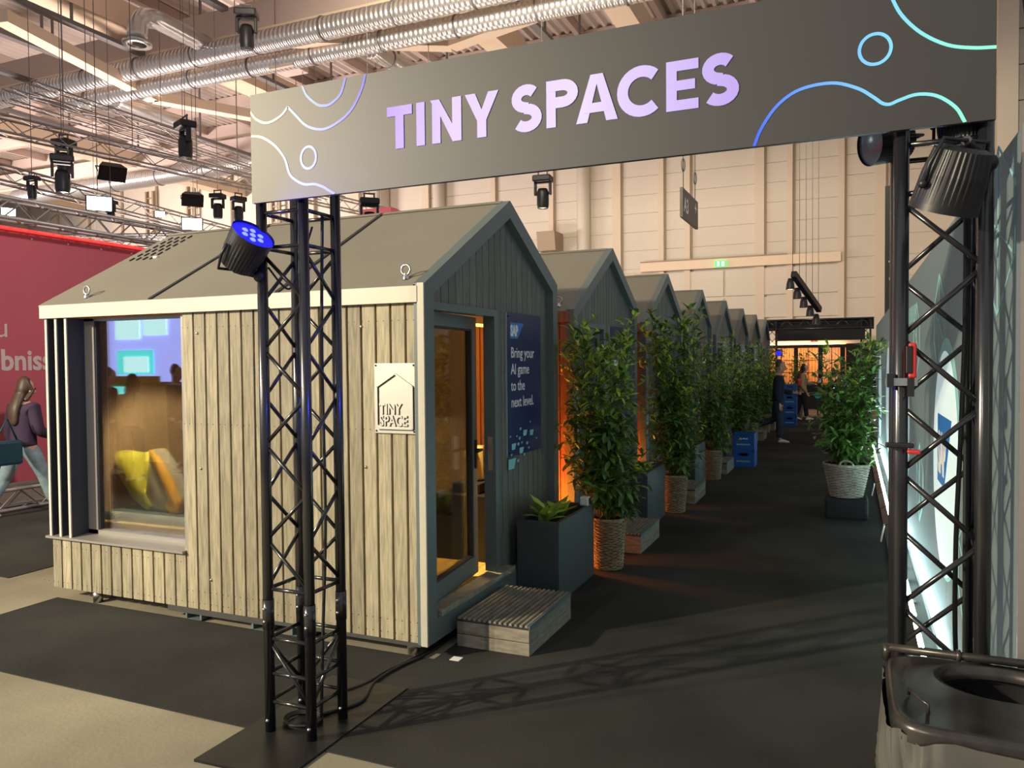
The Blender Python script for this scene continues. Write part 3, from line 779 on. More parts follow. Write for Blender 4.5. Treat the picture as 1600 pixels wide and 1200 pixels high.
lamp('SPOT', 'blue_par', (-2.44,2.73,2.38), (-1.2,2.5,3.0), 26, (.05,.04,1), .08, spot=120, blend=.9)

# ------------------------------------------------------------------ tiny houses
XF, Y0, PIT = -2.266, 3.949, 2.6417
AP, EL, ER, RY, AY, BZ = 2.9114, 2.2117, 2.388, 2.2178, 1.2446, .087
ORD = ['nearest','second','third','fourth','fifth','sixth','seventh','eighth']
def roofz(y, off=0.0):
    return (EL+(AP-EL)*y/AY if y < AY else AP-(AP-ER)*(y-AY)/(RY-AY)) - off
def shared(cache, key, fn, m, name):
    if key not in cache: cache[key] = mesh_of(name, fn(), m)
    return cache[key]
PL = {}
def house(i):
    y0 = Y0+PIT*i
    lab = ['grey gabled tiny house nearest the arch, with picture window and open glass door',
           'second gabled tiny house, behind the first wicker basket laurel', 'third gabled tiny house along the aisle, behind the second laurel',
           'fourth gabled tiny house along the aisle, roof just above the tall laurel tops', 'fifth gabled tiny house along the aisle, behind the stacked blue crates side',
           'sixth gabled tiny house along the aisle', 'seventh gabled tiny house, second from the far arch', 'eighth and last gabled tiny house, next to the far arch'][i]
    t = thing('tiny_house', (XF,y0,0), lab, 'tiny house', 'row of tiny houses')
    XL = -5.542
    # gable frame
    g = MB(); o_ = [(0,BZ),(0,EL),(AY,AP),(RY,ER),(RY,BZ)]; n_ = [(.105,.225),(.105,EL-.055),(AY,AP-.125),(RY-.105,ER-.068),(RY-.105,.225)]
    for k in range(5):
        a, b = o_[k], o_[(k+1)%5]; c, d = n_[(k+1)%5], n_[k]
        g.prism([(y0+a[0],a[1]),(y0+b[0],b[1]),(y0+c[0],c[1]),(y0+d[0],d[1])], XF-.075, XF, 'x')
    obj('gable_frame', g, M['frame_dark'], t)
    obj('threshold', MB().box((XF-.10,y0+.14,.225),(XF+.012,y0+1.25,.262)), M['wood_step'], t)
    # shell behind the cladding
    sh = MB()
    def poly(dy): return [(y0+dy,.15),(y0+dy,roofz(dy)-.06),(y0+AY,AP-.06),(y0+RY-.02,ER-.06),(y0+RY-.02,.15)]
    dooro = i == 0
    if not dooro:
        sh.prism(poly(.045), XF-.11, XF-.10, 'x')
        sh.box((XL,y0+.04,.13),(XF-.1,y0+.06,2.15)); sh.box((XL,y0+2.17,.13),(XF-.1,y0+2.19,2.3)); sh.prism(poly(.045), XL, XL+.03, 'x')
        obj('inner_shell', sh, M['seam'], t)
    # roof sheets
    rf = MB(); th = .045
    rf.prism([(y0-.016,EL-.013),(y0+AY,AP-.005),(y0+AY,AP-.005-th),(y0+.05,EL-.012-th+.03),(y0-.016,EL-.019)], XL-.01, XF-.07, 'x')
    obj('roof_sheet', rf, M['roof'], t)
    rf = MB().prism([(y0+AY,AP-.006),(y0+RY+.01,ER-.012),(y0+RY+.01,ER-.012-th),(y0+AY,AP-.006-th)], XL-.01, XF-.07, 'x')
    obj('roof_sheet', rf, M['roof'], t)
    obj('ridge_cap', MB().prism([(y0+AY-.04,AP-.02),(y0+AY,AP+.004),(y0+AY+.04,AP-.02)], XL-.01, XF-.06, 'x'), M['roof'], t)
    for x in (-4.42,-3.325):
        sm = MB().bar((x,y0-.016,EL-.010),(x-.02,y0+AY,AP-.003),.030,.012); obj('roof_seam', sm, M['seam'], t)
    for x in (-2.433,-5.143):
        e = MB(); zz = roofz(.075)-.01; c = (x,y0+.07,zz)
        e.lathe([(.022,0),(.022,.012),(.013,.025),(.013,.035)], 12, c)
        e.tube([(x+.030*cos(a),y0+.07,zz+.058+.030*sin(a)) for a in [2*pi*k/16 for k in range(16)]], .0075, 6, closed=True)
        obj('eye_bolt', e, M['steel'], t)
        if i: break
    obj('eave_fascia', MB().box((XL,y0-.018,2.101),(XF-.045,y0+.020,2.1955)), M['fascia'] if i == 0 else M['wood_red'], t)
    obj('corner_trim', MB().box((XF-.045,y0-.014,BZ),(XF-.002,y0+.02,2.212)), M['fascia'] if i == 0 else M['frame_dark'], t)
    # dark facade planks, each its own board
    p = .0997; y = .108
    xb, xf = XF-.10, XF-.062
    while y < RY-.115:
        ye = min(y+p-.006, RY-.106)
        zb = .225
        if y < 1.10: zb = 2.115
        def fn(y=y, ye=ye, zb=zb):
            mb = MB(); z1, z2 = roofz(y,.10), roofz(ye,.10)
            ps = [(y-y,zb-.225),(ye-y,zb-.225),(ye-y,z2-.225)]
            if y < AY < ye: ps.append((AY-y,AP-.10-.225))
            ps.append((0,z1-.225))
            return mb.prism(ps, 0, xf-xb, 'x')
        key = ('f', round(y,3))
        if key not in PL: PL[key] = mesh_of('facade_plank', fn(), M['wood_dark'])
        inst(PL[key], 'facade_plank', t, Matrix.Translation((xb-XF, y, .225)))
        y += p
    # door frame
    df = MB().box((xb-.03,y0+.10,.262),(xf+.02,y0+.165,2.115)).box((xb-.03,y0+1.045,.262),(xf+.02,y0+1.10,2.115)).box((xb-.031,y0+.099,2.068),(xf+.021,y0+1.101,2.1155))
    door = obj('door_frame', df, M['frame_dark'], t)
    # door leaf
    th_ = radians(6.3 if i == 0 else 0); hx, hy = XF-.085, y0+.150; wd = .895
    Td = Matrix.Translation((hx,hy,0)) @ Matrix.Rotation(th_,4,'Z')
    lf = MB(); lf.M = Td; a, b = .25, 2.065
    lf.box((-.055,0,a),(0,.085,b)); lf.box((-.055,wd-.085,a),(0,wd,b)); lf.box((-.055,.085,a),(0,wd-.085,a+.125)); lf.box((-.055,.085,b-.085),(0,wd-.085,b))
    leaf = obj('door_leaf', lf, M['frame_dark'], t)
    bd = MB(); bd.M = Td; q0, q1, r0, r1 = .085, wd-.085, a+.125, b-.085
    for c0, c1 in (((q0,r0),(q0+.012,r1)),((q1-.012,r0),(q1,r1)),((q0,r0),(q1,r0+.012)),((q0,r1-.012),(q1,r1))): bd.box((-.045,c0[0],c0[1]),(-.006,c1[0],c1[1]))
    obj('glazing_bead', bd, M['seam'], leaf)
    gl = MB(); gl.M = Td; gl.box((-.034,q0+.01,r0+.01),(-.026,q1-.01,r1-.01)); obj('door_pane', gl, M['dglass'] if i == 0 else M['darklens'], leaf)
    hd = MB(); hd.M = Td; hd.box((.0,wd-.06,1.0),(.012,wd-.03,1.2)); hd.tube([(.006,wd-.045,1.13),(.05,wd-.045,1.13),(.055,wd-.16,1.13)], .010, 8); obj('door_handle', hd, M['black'], leaf)
    if i == 0:
        lk = MB().box((xb+.0,y0+1.040,.98),(xf,y0+1.046,1.22)); obj('lock_strip', lk, M['steel'], door)
    # side wall of boards facing the gap (and the whole street front of the first house)
    fy0, fy1 = y0+.020, y0+.042
    pw = .1035
    if i == 0:
        x = -2.312; k = 0
        while x-pw > -5.53:
            xa = x-pw+.012
            if x > -4.17:
                zb, zt = BZ, 2.102
                if xa < -4.20: xa = -4.20
            else: zb, zt = BZ, .462
            key = ('s', zt)
            me = shared(PL, key, lambda: MB().bevbox((0,0,0),(pw-.014,.022,zt-BZ),.003), M['wood'], 'plank')
            inst(me, 'plank', t, Matrix.Translation((xa-XF, .020, BZ)))
            x -= pw; k += 1
        obj('plank', MB().box((-5.50,y0+.045,BZ),(-5.478,y0+.14,.462)), M['wood'], t)
        for x, z in ((-4.03,1.96),(-4.02,1.05),(-3.95,.30),(-2.72,1.97),(-2.70,1.12),(-3.20,1.5),(-3.3,.36)):
            obj('bolt', MB().ball((x,fy0,z), .011, 8, 5), M['steel'], t)
        nl = MB()
        for j in range(32):
            x = -2.335-pw*j
            for dx in (-.02,-.065):
                for z in ((.13,.21,1.35,2.0) if x > -4.15 else (.13,.40)): nl.lathe([(0,0),(.0035,0)], 5, (x+dx,fy0-.0008,z)) if False else nl.cbox((x+dx,fy0-.0005,z),(.005,.002,.005))
        obj('nail_heads', nl, M['seam'], t, kind='stuff')
        # backing behind the board joints
        bk = MB().box((-4.17,fy1,.10),(XF-.1,fy1+.02,2.15)).box((-5.48,fy1,.10),(-4.17,fy1+.02,.46)).box((XL+.02,y0+.1,.13),(XL+.06,y0+2.17,2.2))
        bk.box((XL+.02,y0+2.13,.13),(XF-.1,y0+2.17,2.3)); bk.prism([(y0+1.0,2.3),(y0+AY,AP-.06),(y0+1.5,2.3)], XL+.02, XL+.06,'x')
        obj('inner_shell', bk, M['inside'], t)
        # wall behind the facade boards, open at the door
        fb = MB().box((xb-.015,y0+1.10,.20),(xb-.002,y0+RY-.03,2.30)).prism([(y0+.05,2.115),(y0+.05,roofz(.05)-.06),(y0+AY,AP-.07),(y0+RY-.03,ER-.07),(y0+RY-.03,2.115)], xb-.015, xb-.002, 'x')
        obj('inner_wall', fb, M['inside'], t)
        # window with fins, sill and pane
        wy = y0+.150
        wf = MB(); X0, X1, Z0, Z1 = -5.290, -4.185, .455, 2.10
        wf.box((X0,wy,Z0),(X0+.105,wy+.06,Z1)).box((X1-.03,wy,Z0),(X1,wy+.06,Z1)).box((X0,wy,Z0),(X1,wy+.06,Z0+.062)).box((X0,wy,Z1-.02),(X1,wy+.06,Z1))
        wn = obj('window_frame', wf, M['winframe'], t)
        obj('gasket', MB().box((X0+.105,wy+.01,Z0+.062),(X0+.115,wy+.05,Z1-.02)).box((X1-.042,wy+.01,Z0+.062),(X1-.03,wy+.05,Z1-.02)), M['seam'], wn)
        obj('window_pane', MB().box((X0+.10,wy+.024,Z0+.06),(X1-.025,wy+.034,Z1-.015)), M['glass'], wn)
        sl = MB().prism([(y0-.012,.462),(y0-.012,.478),(wy+.02,.487),(wy+.02,.462)], -5.545, -4.172, 'x')
        obj('window_sill', sl, M['winframe'], t)
        obj('window_reveal', MB().box((-4.20,y0+.04,.47),(-4.178,wy+.06,2.10)), M['winframe'], t)
        for x in (-5.515,-5.41,-5.305):
            f = obj('fin', MB().box((x,y0+.012,.478),(x+.020,y0+.150,2.101)), M['fin'], t)
            obj('fin_edge', MB().box((x-.001,y0+.003,.478),(x+.021,y0+.012,2.101)), M['finedge'], f)
        obj('fin_back', MB().box((-5.53,y0+.15,.478),(-5.29,y0+.17,2.101)), M['fin'], t)
        obj('floor_slab', MB().box((XL+.05,y0+.05,.13),(XF-.1,y0+2.15,.212)), M['frame_dark'], t)
        k = 0
        for xx in range(13):
            for yy in range(9):
                x = -3.6+xx*.105; y = y0+.2+yy*.21+(.105 if xx % 2 else 0)
                me = shared(PL, 'pq', lambda: MB().box((0,0,0),(.10,.205,.004)), M['parquet'], 'parquet_block')
                if -3.7 < x < -2.46 and y < y0+2.0: inst(me, 'parquet_block', t, Matrix.Translation((x-XF,y-y0,.212)))
        # steel skid and feet
        obj('steel_skid', MB().box((-4.36,y0+.028,.045),(-3.50,y0+.12,.089)).box((-3.5,y0+.03,.06),(-2.34,y0+.10,.087)), M['galv'], t)
        for x in (-4.20,-3.62,-3.30):
            fk = MB().box((x,y0+.03,.0),(x+.015,y0+.5,.06)).box((x+.13,y0+.03,.0),(x+.145,y0+.5,.06)).box((x,y0+.03,.0),(x+.145,y0+.5,.008)); obj('fork_pocket', fk, M['frame_dark'], t)
        for x in (-2.42,-5.11):
            ft = MB().lathe([(.0,0),(.034,0),(.034,.095),(0,.095)], 14, (x,y0+.075,0)); ft.box((x-.17,y0+.04,.083),(x-.02,y0+.09,.090)); obj('foot', ft, M['steel'], t)
        vt = MB()
        s_ = (AP-EL)/AY
        for r in range(4):
            for c in range(6):
                x = -5.44+r*.075; yy = .70+c*.080
                for q in range(1):
                    a_ = Vector((x+.02*q,y0+yy,EL-.012+s_*yy+.013)); b_ = Vector((x,y0+yy+.05,EL-.012+s_*(yy+.05)+.013)); vt.bar(a_,b_,.008,.008)
        obj('vent_slits', vt, M['seam'], t, kind='stuff')
        obj('cable_stub', MB().ball((-5.18,y0+.73,EL+s_*.73+.0), (.03,.02,.012), 8, 5), M['white'], t)
        cb = MB().box((-3.0,y0+1.40,.216),(-2.56,y0+1.95,.72)); cab = obj('cabinet', cb, M['black'], t)
        mc = thing('coffee_machine', (-2.78,y0+1.6,.72), 'brass toned coffee machine on the dark cabinet behind the glass door', 'machine')
        obj('machine_base', MB().bevbox((-2.90,y0+1.50,.721),(-2.66,y0+1.75,.80),.01), M['black'], mc); obj('column', MB().bevbox((-2.86,y0+1.66,.80),(-2.70,y0+1.74,1.08),.02), M['brass'], mc); obj('spout', MB().tube([(-2.78,y0+1.68,1.04),(-2.78,y0+1.60,1.08),(-2.78,y0+1.54,1.05),(-2.78,y0+1.53,.99)], .025, 8), M['brass'], mc)
        obj('cabinet_side', MB().box((-3.2,y0+1.62,.216),(-3.0,y0+1.95,.52)), M['frame_dark'], t)
        cu = MB()
        for k in range(6): cu.box((-2.96+.045*k,y0+2.06+(.012 if k%2 else 0),.22),(-2.92+.045*k,y0+2.075+(.012 if k%2 else 0),2.05))
        obj('inner_curtain', cu, M['orangecl'], t)
        obj('inner_panel', MB().box((-3.45,y0+2.10,.215),(-2.5,y0+2.125,2.25)), M['inside'], t)
        obj('ceiling_strip', MB().box((-2.72,y0+.9,2.03),(-2.68,y0+1.9,2.05)), M['amber'], t)
    else:
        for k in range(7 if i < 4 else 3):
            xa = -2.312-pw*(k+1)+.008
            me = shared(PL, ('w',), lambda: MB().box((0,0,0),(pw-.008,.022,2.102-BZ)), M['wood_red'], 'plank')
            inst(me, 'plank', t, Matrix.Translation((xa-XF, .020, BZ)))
        for x in (-2.42,):
            obj('foot', MB().lathe([(.0,0),(.034,0),(.034,.15),(0,.15)], 10, (x,y0+.075,0)), M['steel'], t)
    return t
for i in range(8): house(i)
lamp('POINT', 'house_lamp', (-3.3, Y0+1.2, 1.95), (0,0,0), 8, (1.0,.66,.26), .12)
lamp('SPOT', 'floor_lamp_beam', (-3.0, Y0+1.15, 2.1), (-2.95, Y0+1.25, .2), 280, (1.0,.74,.30), .06, spot=62)
lamp('SPOT', 'house_lamp', (-4.80, Y0+.25, 2.20), (-4.95, Y0+.95, .9), 420, (1.0,.88,.62), .07, spot=70, blend=.3)  # unseen spot added above the window to brighten bench and bags

# amber uplights standing in the gaps between the houses
for i in range(7):
    y = Y0+PIT*i+RY+.21
    t = thing('uplight', (-2.75,y,0), ['small amber uplight on the floor in the %s gap between the houses' % ORD[i]][0], 'uplight', 'amber uplights')
    obj('housing', MB().lathe([(0,0),(.06,0),(.07,.09),(.055,.09)], 12, (-2.75,y,.05)), M['black'], t)
    obj('base', MB().box((-2.82,y-.06,0),(-2.68,y+.06,.05)), M['black'], t)
    obj('lens', MB().lathe([(0,.085),(.055,.085)], 12, (-2.75,y,.05)), M['amber'], t)
    lamp('POINT', 'amber_glow', (-2.72,y-.02,.45), (0,0,0), [60,30,14,9,6,4,3][i], (1.0,.26,.03), .06)

# signs on the houses
t = thing('sign_plaque', (-2.48,Y0,1.33), 'silver metal plaque reading TINY SPACE on the light cladding', 'sign')
py = Y0+.016
obj('plate', MB().bevbox((-2.622,py-.012,1.330),(-2.337,py,1.748),.003), M['plaque'], t)
hs = MB(); hp = [(-2.60,1.385),(-2.60,1.61),(-2.475,1.685),(-2.357,1.61),(-2.357,1.36),(-2.595,1.36)]
for a, b in zip(hp, hp[1:]): hs.bar((a[0],py-.016,a[1]),(b[0],py-.016,b[1]),.009,.010,(0,1,0))
obj('house_outline', hs, M['plaque'], t)
hs = MB()
for a, b in zip(hp, hp[1:]): hs.bar((a[0]+.006,py-.0125,a[1]-.006),(b[0]+.006,py-.0125,b[1]-.006),.010,.003,(0,1,0))
obj('outline_shadow', hs, M['seam'], t)  # dark offset copy painting the raised outline's shadow
for body, z in (('TINY',1.448),('SPACE',1.378)):
    text('lettering', body, (-2.582,py-.0128,z-.003), .085, 'front', M['seam'], t, .0035, .001, sx=.80)  # dark copy painting the letters' shadow on the plate
    text('lettering', body, (-2.586,py-.016,z), .085, 'front', M['plaque'], t, .0018, .002, sx=.80)
for x in (-2.61,-2.35):
    for z in (1.345,1.735): obj('screw', MB().ball((x,py-.013,z), .006, 8, 4), M['seam'], t)
xf = XF-.062
t = thing('poster_board', (xf,5.56,1.05), 'navy poster board with white slogan beside the open glass door', 'poster')
obj('board', MB().box((xf+.001,5.222,1.047),(xf+.013,5.895,2.113)), M['navy'], t)
obj('board_edge', MB().box((xf+.001,5.216,1.047),(xf+.0135,5.222,2.113)), M['plaque'], t)
fx = xf+.0135
def up(u, v): # poster print position from the left edge and the top
    return (fx, 5.222+.673*u, 2.113-1.066*v)
lg = MB().prism([up(.085,.068)[1:], up(.475,.068)[1:], up(.30,.178)[1:], up(.085,.178)[1:]], fx, fx+.001, 'x')
obj('logo_field', lg, M['logoblue'], t)
text('lettering', 'SAP', (fx+.0012, 5.222+.673*.10, 2.113-1.066*.158), .108, 'right', M['white'], t, .006, .0004, sx=.78)
for k, line in enumerate(('Bring your','AI game','to the','next level.')):
    text('lettering', line, (fx+.0004, 5.222+.673*.105, 2.113-1.066*(.312+.1155*k)), .112, 'right', M['white'], t, .0010, .0004, sx=.96)
cf = MB()
for cx, cy, s in ((810,868,6),(735,905,9),(770,940,19),(822,948,19),(660,945,6),(707,952,6),(728,970,9),(685,1020,20),(718,1010,9),(745,1005,6),(785,1018,9),(860,998,6),(742,1060,20),(798,1055,7),(668,1075,7),(762,1095,8),(715,1127,9),(672,1138,34)):
    u, v = (cx-640)/260, (cy-90)/1000+.005; du, dv = s/260*.8, s/1000*1.05
    p = [up(u-du,v-dv)[1:], up(u+du,v-dv)[1:], up(u+du*.45,v+dv)[1:], up(u-du,v+dv)[1:]]
    cf.prism(p, fx, fx+.0008, 'x')
obj('printed_confetti', cf, M['teal'], t)
obj('screw', MB().ball((fx,5.245,2.085), .008, 8, 4), M['black'], t); obj('screw', MB().ball((fx,5.25,1.075), .008, 8, 4), M['black'], t)
for i in range(1, 7):
    y = Y0+PIT*i
    t = thing('poster_board', (xf,y+1.6,1.05), 'dark poster board beside the door of the %s tiny house' % ORD[i], 'poster', 'poster boards on the further houses')
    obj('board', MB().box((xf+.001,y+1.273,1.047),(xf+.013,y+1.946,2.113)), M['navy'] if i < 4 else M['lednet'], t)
    obj('board_edge', MB().box((xf+.001,y+1.267,1.047),(xf+.0135,y+1.273,2.113)), M['plaque'], t)
    pr = MB()
    for z, a, b in ((1.93,.10,.40),(1.74,.08,.55),(1.70,.08,.48)): pr.box((xf+.013,y+1.273+a,z),(xf+.0138,y+1.273+b,z+.03))
    obj('printed_line', pr, M['white'], t)

# ------------------------------------------------------------------ steps, planters, baskets
PS = 2.653
def make_step(y):
    t = thing('wooden_step', (-1.985,y,0), 'wooden step below the open glass door of the nearest tiny house', 'step', 'wooden steps at the house doors')
    xa, xb, ya, yb = -2.226, -1.745, y, y+.745
    for z0, z1 in ((.004,.080),(.084,.160)):
        obj('side_board', MB().bevbox((xa,ya,z0),(xb,ya+.022,z1),.003), M['wood_step'], t)
        obj('side_board', MB().bevbox((xb-.022,ya+.022,z0),(xb,yb,z1),.003), M['wood_step'], t)
        obj('side_board', MB().box((xa,ya+.022,z0),(xa+.022,yb,z1)), M['wood_step'], t)
        obj('side_board', MB().box((xa+.022,yb-.022,z0),(xb-.022,yb,z1)), M['wood_step'], t)
    obj('deck_board', MB().box((xa,ya,.160),(xb,yb,.174)), M['seam'], t)
    me = mesh_of('deck_rib', MB().prism([(0,0),(.021,0),(.018,.014),(.003,.014)], 0, .745, 'y'), M['wood_step'])
    for k in range(14): inst(me, 'deck_rib', t, Matrix.Translation((xa+.006+k*.0342+1.985, 0, .172)))
    obj('nosing', MB().box((xb-.006,ya,.160),(xb+.003,yb,.186)), M['frame_dark'], t)
    return t
s0 = make_step(4.225)
for i in range(1, 8):
    c = copy_tree(s0); c.location = (-1.985, 4.225+PS*i, 0)
    c['label'] = 'wooden step below the door of the %s tiny house' % ORD[i]

def make_planter():
    x0, x1, y0, y1, h, th = -2.258, -1.932, 5.25, 6.075, .585, .02
    t = thing('planter_box', ((x0+x1)/2,(y0+y1)/2,0), 'tall dark metal planter with primroses under the navy poster', 'planter', 'tall metal planters')
    pb = MB()
    pb.box((x0,y0,.0),(x1,y0+th,h)).box((x0,y1-th,0),(x1,y1,h)).box((x0,y0+th,0),(x0+th,y1-th,h)).box((x1-th,y0+th,0),(x1,y1-th,h))
    obj('body', pb, M['planter'], t)
    r = MB(); e = .004
    r.box((x0-e,y0-e,h-.045),(x1+e,y0+.03,h+.002)).box((x0-e,y1-.03,h-.045),(x1+e,y1+e,h+.002)).box((x0-e,y0,h-.045),(x0+.03,y1,h+.002))
    r.box((x1-.03,y0,h-.0),(x1+e*0+.0005,y1,h+.002))
    obj('rim', r, M['planter'], t)
    obj('soil', MB().box((x0+th,y0+th,.3),(x1-th,y1-th,.515)), M['soil'], t)
    return t
def leaf_mb(L, wd, droop=.25, fold=.25):
    mb = MB(); n = 5; vs = []
    for i in range(n+1):
        u = i/n; ww = wd*(sin(pi*min(1, u*.92+.06))**.8)*.5 if i < n else .0006
        y = L*u; z = -droop*L*u*u
        vs += [(-ww,y,z+fold*ww),(0,y,z),(ww,y,z+fold*ww)]
    fs = []
    for i in range(n):
        a = 3*i; fs += [(a,a+1,a+4,a+3),(a+1,a+2,a+5,a+4)]
    return mb.add(vs, fs, True)
LEAF = {k: mesh_of('leaf', leaf_mb(*a), M[m]) for k, a, m in (('d',(.115,.036),'leaf'),('n',(.085,.024,.12),'leafnew'),('big',(.17,.055,.5),'leafnew'))}
def leaf_matrix(p, az, el, s, roll=0):
    return Matrix.Translation(p) @ Matrix.Rotation(az-pi/2,4,'Z') @ Matrix.Rotation(el,4,'X') @ Matrix.Rotation(roll,4,'Y') @ Matrix.Scale(s,4)
def add_leaf(mb, key, Mx):
    me = LEAF[key]
    mb.add([tuple(Mx @ v.co) for v in me.vertices], [tuple(p.vertices) for p in me.polygons], True)
def flowers(parent, x, y, z, n_leaf, blooms, r=.12, key='big', m='petal', sc=1.0, rs=3):
    R = random.Random(rs)
    t = thing('primrose', (x,y,z), parent[0], 'flower', parent[1])
    lm = LEAF[key]
    for k in range(n_leaf):
        az = 2*pi*k/n_leaf*1.618+R.random(); el = radians(R.uniform(42,80))
        inst(lm, 'leaf', t, leaf_matrix((R.uniform(-.02,.02),R.uniform(-.04,.04),.02), az, el, R.uniform(.8,1.15)*sc))
    for k in range(blooms):
        az = R.uniform(0,6.28); d = R.uniform(.02,r*.7); hh = R.uniform(.09,.14)*sc
        c = Vector((x+d*cos(az),y+d*sin(az),z+hh))
        obj('stalk', MB().tube([(x,y,z),c], .003, 5), M['leafnew'], t)
        f = MB()
        for j in range(5): a = 2*pi*j/5; f.ball((c.x+.017*cos(a),c.y+.017*sin(a),c.z), (.015,.015,.006), 7, 4)
        obj('bloom', f, M[m], t)
    return t
pl0 = make_planter()
for i in range(1, 8):
    c = copy_tree(pl0); c.location = (pl0.location[0], pl0.location[1]+PS*i, 0)
    c['label'] = 'tall dark metal planter between the %s and the next tiny house' % ORD[i] if i < 7 else 'last tall dark metal planter before the far arch'
flowers(('yellow primrose with broad leaves at the near end of the first planter','primroses in the planters'), -2.10, 5.42, .515, 18, 2, sc=1.25, rs=4)
flowers(('smaller leafy primrose in the middle of the first planter','primroses in the planters'), -2.08, 5.68, .515, 14, 1, sc=1.1, rs=9)
for i in range(1, 7):
    y = 5.42+PS*i
    flowers(('bushy primrose at the near end of the planter by the %s house' % ORD[i],'primroses in the planters'), -2.06, y, .515, 16, 4, m='petal' if i != 2 else 'petalw', sc=1.0, rs=20+i)
    flowers(('green primrose at the middle of the planter by the %s house' % ORD[i],'primroses in the planters'), -2.08, y+.3, .515, 12, 1, sc=.9, rs=40+i)
t = thing('sensor_cube', (-1.96,5.98,.587), 'small white rounded cube with dark face on the planter corner', 'camera')
obj('body', MB().bevbox((-2.005,5.93,.588),(-1.93,6.01,.663),.014), M['plastic_w'], t)
obj('dark_face', MB().box((-1.932,5.945,.600),(-1.928,5.995,.652)), M['black'], t)

def basket(t, r0, r1, h, m, handles=False, z0=0.0):
    c = Vector(t.location); rows = int(h/.0155); n = 60; mb = MB()
    for k in range(rows):
        u = k/(rows-1); R = r0+(r1-r0)*u; z = .012+u*(h-.035)
        pts = []
        for j in range(n):
            a = 2*pi*j/n; s = .0045 if ((j//3) % 2) ^ (k % 2) else -.0045
            pts.append((c.x+(R+s)*cos(a), c.y+(R+s)*sin(a), c.z+z))
        mb.tube(pts, .0062, 4, closed=True)
    obj('weave', mb, M[m], t, kind='stuff')
    obj('liner', MB().lathe([(0,.01),(r0-.008,.01),(r1-.008,h-.01)], 30, c), M['soil'], t)
    rim = MB()
    for k in range(3):
        rim.tube([(c.x+(r1+.006*sin(j*.9+k*2.1))*cos(2*pi*j/56), c.y+(r1+.006*sin(j*.9+k*2.1))*sin(2*pi*j/56), c.z+h-.012+.009*cos(j*.9+k*2.1)) for j in range(56)], .0085, 5, closed=True)
    obj('rim', rim, M[m], t)
    obj('soil', MB().lathe([(0,h-.07),(r1-.012,h-.075)], 30, c), M['soil'], t)
    if handles:
        for sgn in (-1, 1):
            hp = [(c.x-.16*sgn*.0+.07*cos(a), c.y+sgn*(r1-.005), c.z+h-.01+.06*sin(a)) for a in [pi*k/10 for k in range(11)]]
            obj('handle', MB().tube(hp, .011, 6), M[m], t)
def laurel(loc, label, group, H, rad, seed, n_stem=8, single=0, bask=(.115,.145,.435,'wicker',False), lean=(0,0), dens=1.0, zb=0.0, new=.5):
    R = random.Random(seed)
    t = thing('potted_laurel', loc, label, 'potted plant', group)
    c = Vector(loc)
    basket(t, *bask[:4], bask[4])
    z0 = bask[2]-.08
    fol = MB(); nw = MB(); singles = []
    for s in range(n_stem):
        az = 2*pi*s/n_stem+R.uniform(-.3,.3); f = .45+.55*R.random() if s else 1.0
        hh = z0+(H-z0)*(f if s > 1 else [1,.93][s]); sp = rad*R.uniform(.25,.6)
        pts = []
        for k in range(7):
            u = k/6; q = u**1.2
            pts.append(c+Vector((.05*cos(az)+sp*q*cos(az)+lean[0]*u, .05*sin(az)+sp*q*sin(az)+lean[1]*u, z0+(hh-z0)*u)))
        obj('stem', MB().tube(pts, [.008-.0009*k for k in range(7)], 6), M['stem'], t)
        L = hh-z0; nn = int(L/.052*dens)
        for k in range(nn):
            u = .06+.94*k/nn; i = min(5, int(u*6)); p = pts[i].lerp(pts[i+1], u*6-i)
            a0 = k*2.4+R.uniform(-.4,.4)
            tl = R.uniform(.06,.24)*(rad/.32)*(1.2-.7*u)      # twig length
            te = radians(R.uniform(15,50))
            q = p+Vector((cos(a0)*cos(te), sin(a0)*cos(te), sin(te)))*tl
            nl = 6
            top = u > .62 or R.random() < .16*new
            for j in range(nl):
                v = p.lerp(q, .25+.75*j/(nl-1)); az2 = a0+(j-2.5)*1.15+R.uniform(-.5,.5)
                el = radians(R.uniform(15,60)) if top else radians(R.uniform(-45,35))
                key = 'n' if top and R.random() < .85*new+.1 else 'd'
                Mx = leaf_matrix(v-c, az2, el, R.uniform(.75,1.15), R.uniform(-.5,.5))
                singles.append((key, Mx, v))
    # the leaves that face the viewer most are separate pieces, the rest one mass each
    singles.sort(key=lambda s: (s[2].y-c.y)*1.0+(c.x-s[2].x)*.6)
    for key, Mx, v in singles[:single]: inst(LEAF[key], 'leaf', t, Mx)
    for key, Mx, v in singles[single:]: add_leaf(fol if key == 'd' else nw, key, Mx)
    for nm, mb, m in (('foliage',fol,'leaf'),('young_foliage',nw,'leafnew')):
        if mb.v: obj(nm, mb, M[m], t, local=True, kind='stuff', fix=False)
    return t
GR = 'laurels in wicker baskets along the houses'
laurel((-1.885,6.335,0), 'tall laurel in a wicker basket, nearest of the row, against amber glow', GR, 2.10, .52, 11, 13, 150, lean=(-.06,-.05), dens=1.4, new=.7)
laurel((-1.88,6.335+PS,0), 'tall laurel in a wicker basket behind the second planter', GR, 2.32, .50, 12, 12, 90, lean=(-.05,0), dens=1.35, new=.6)
laurel((-1.88,6.335+PS*2,0), 'laurel in a wicker basket behind the third planter', GR, 2.10, .52, 13, 11, 0, new=.7)
laurel((-1.88,6.335+PS*3,0), 'laurel behind the front stack of blue crates', GR, 2.05, .52, 14, 11, 0, new=.7)
l5 = laurel((-1.93,6.335+PS*4,0), 'laurel in the row beside the walking man, before him', GR, 2.05, .42, 15, 11, 0, new=.8)
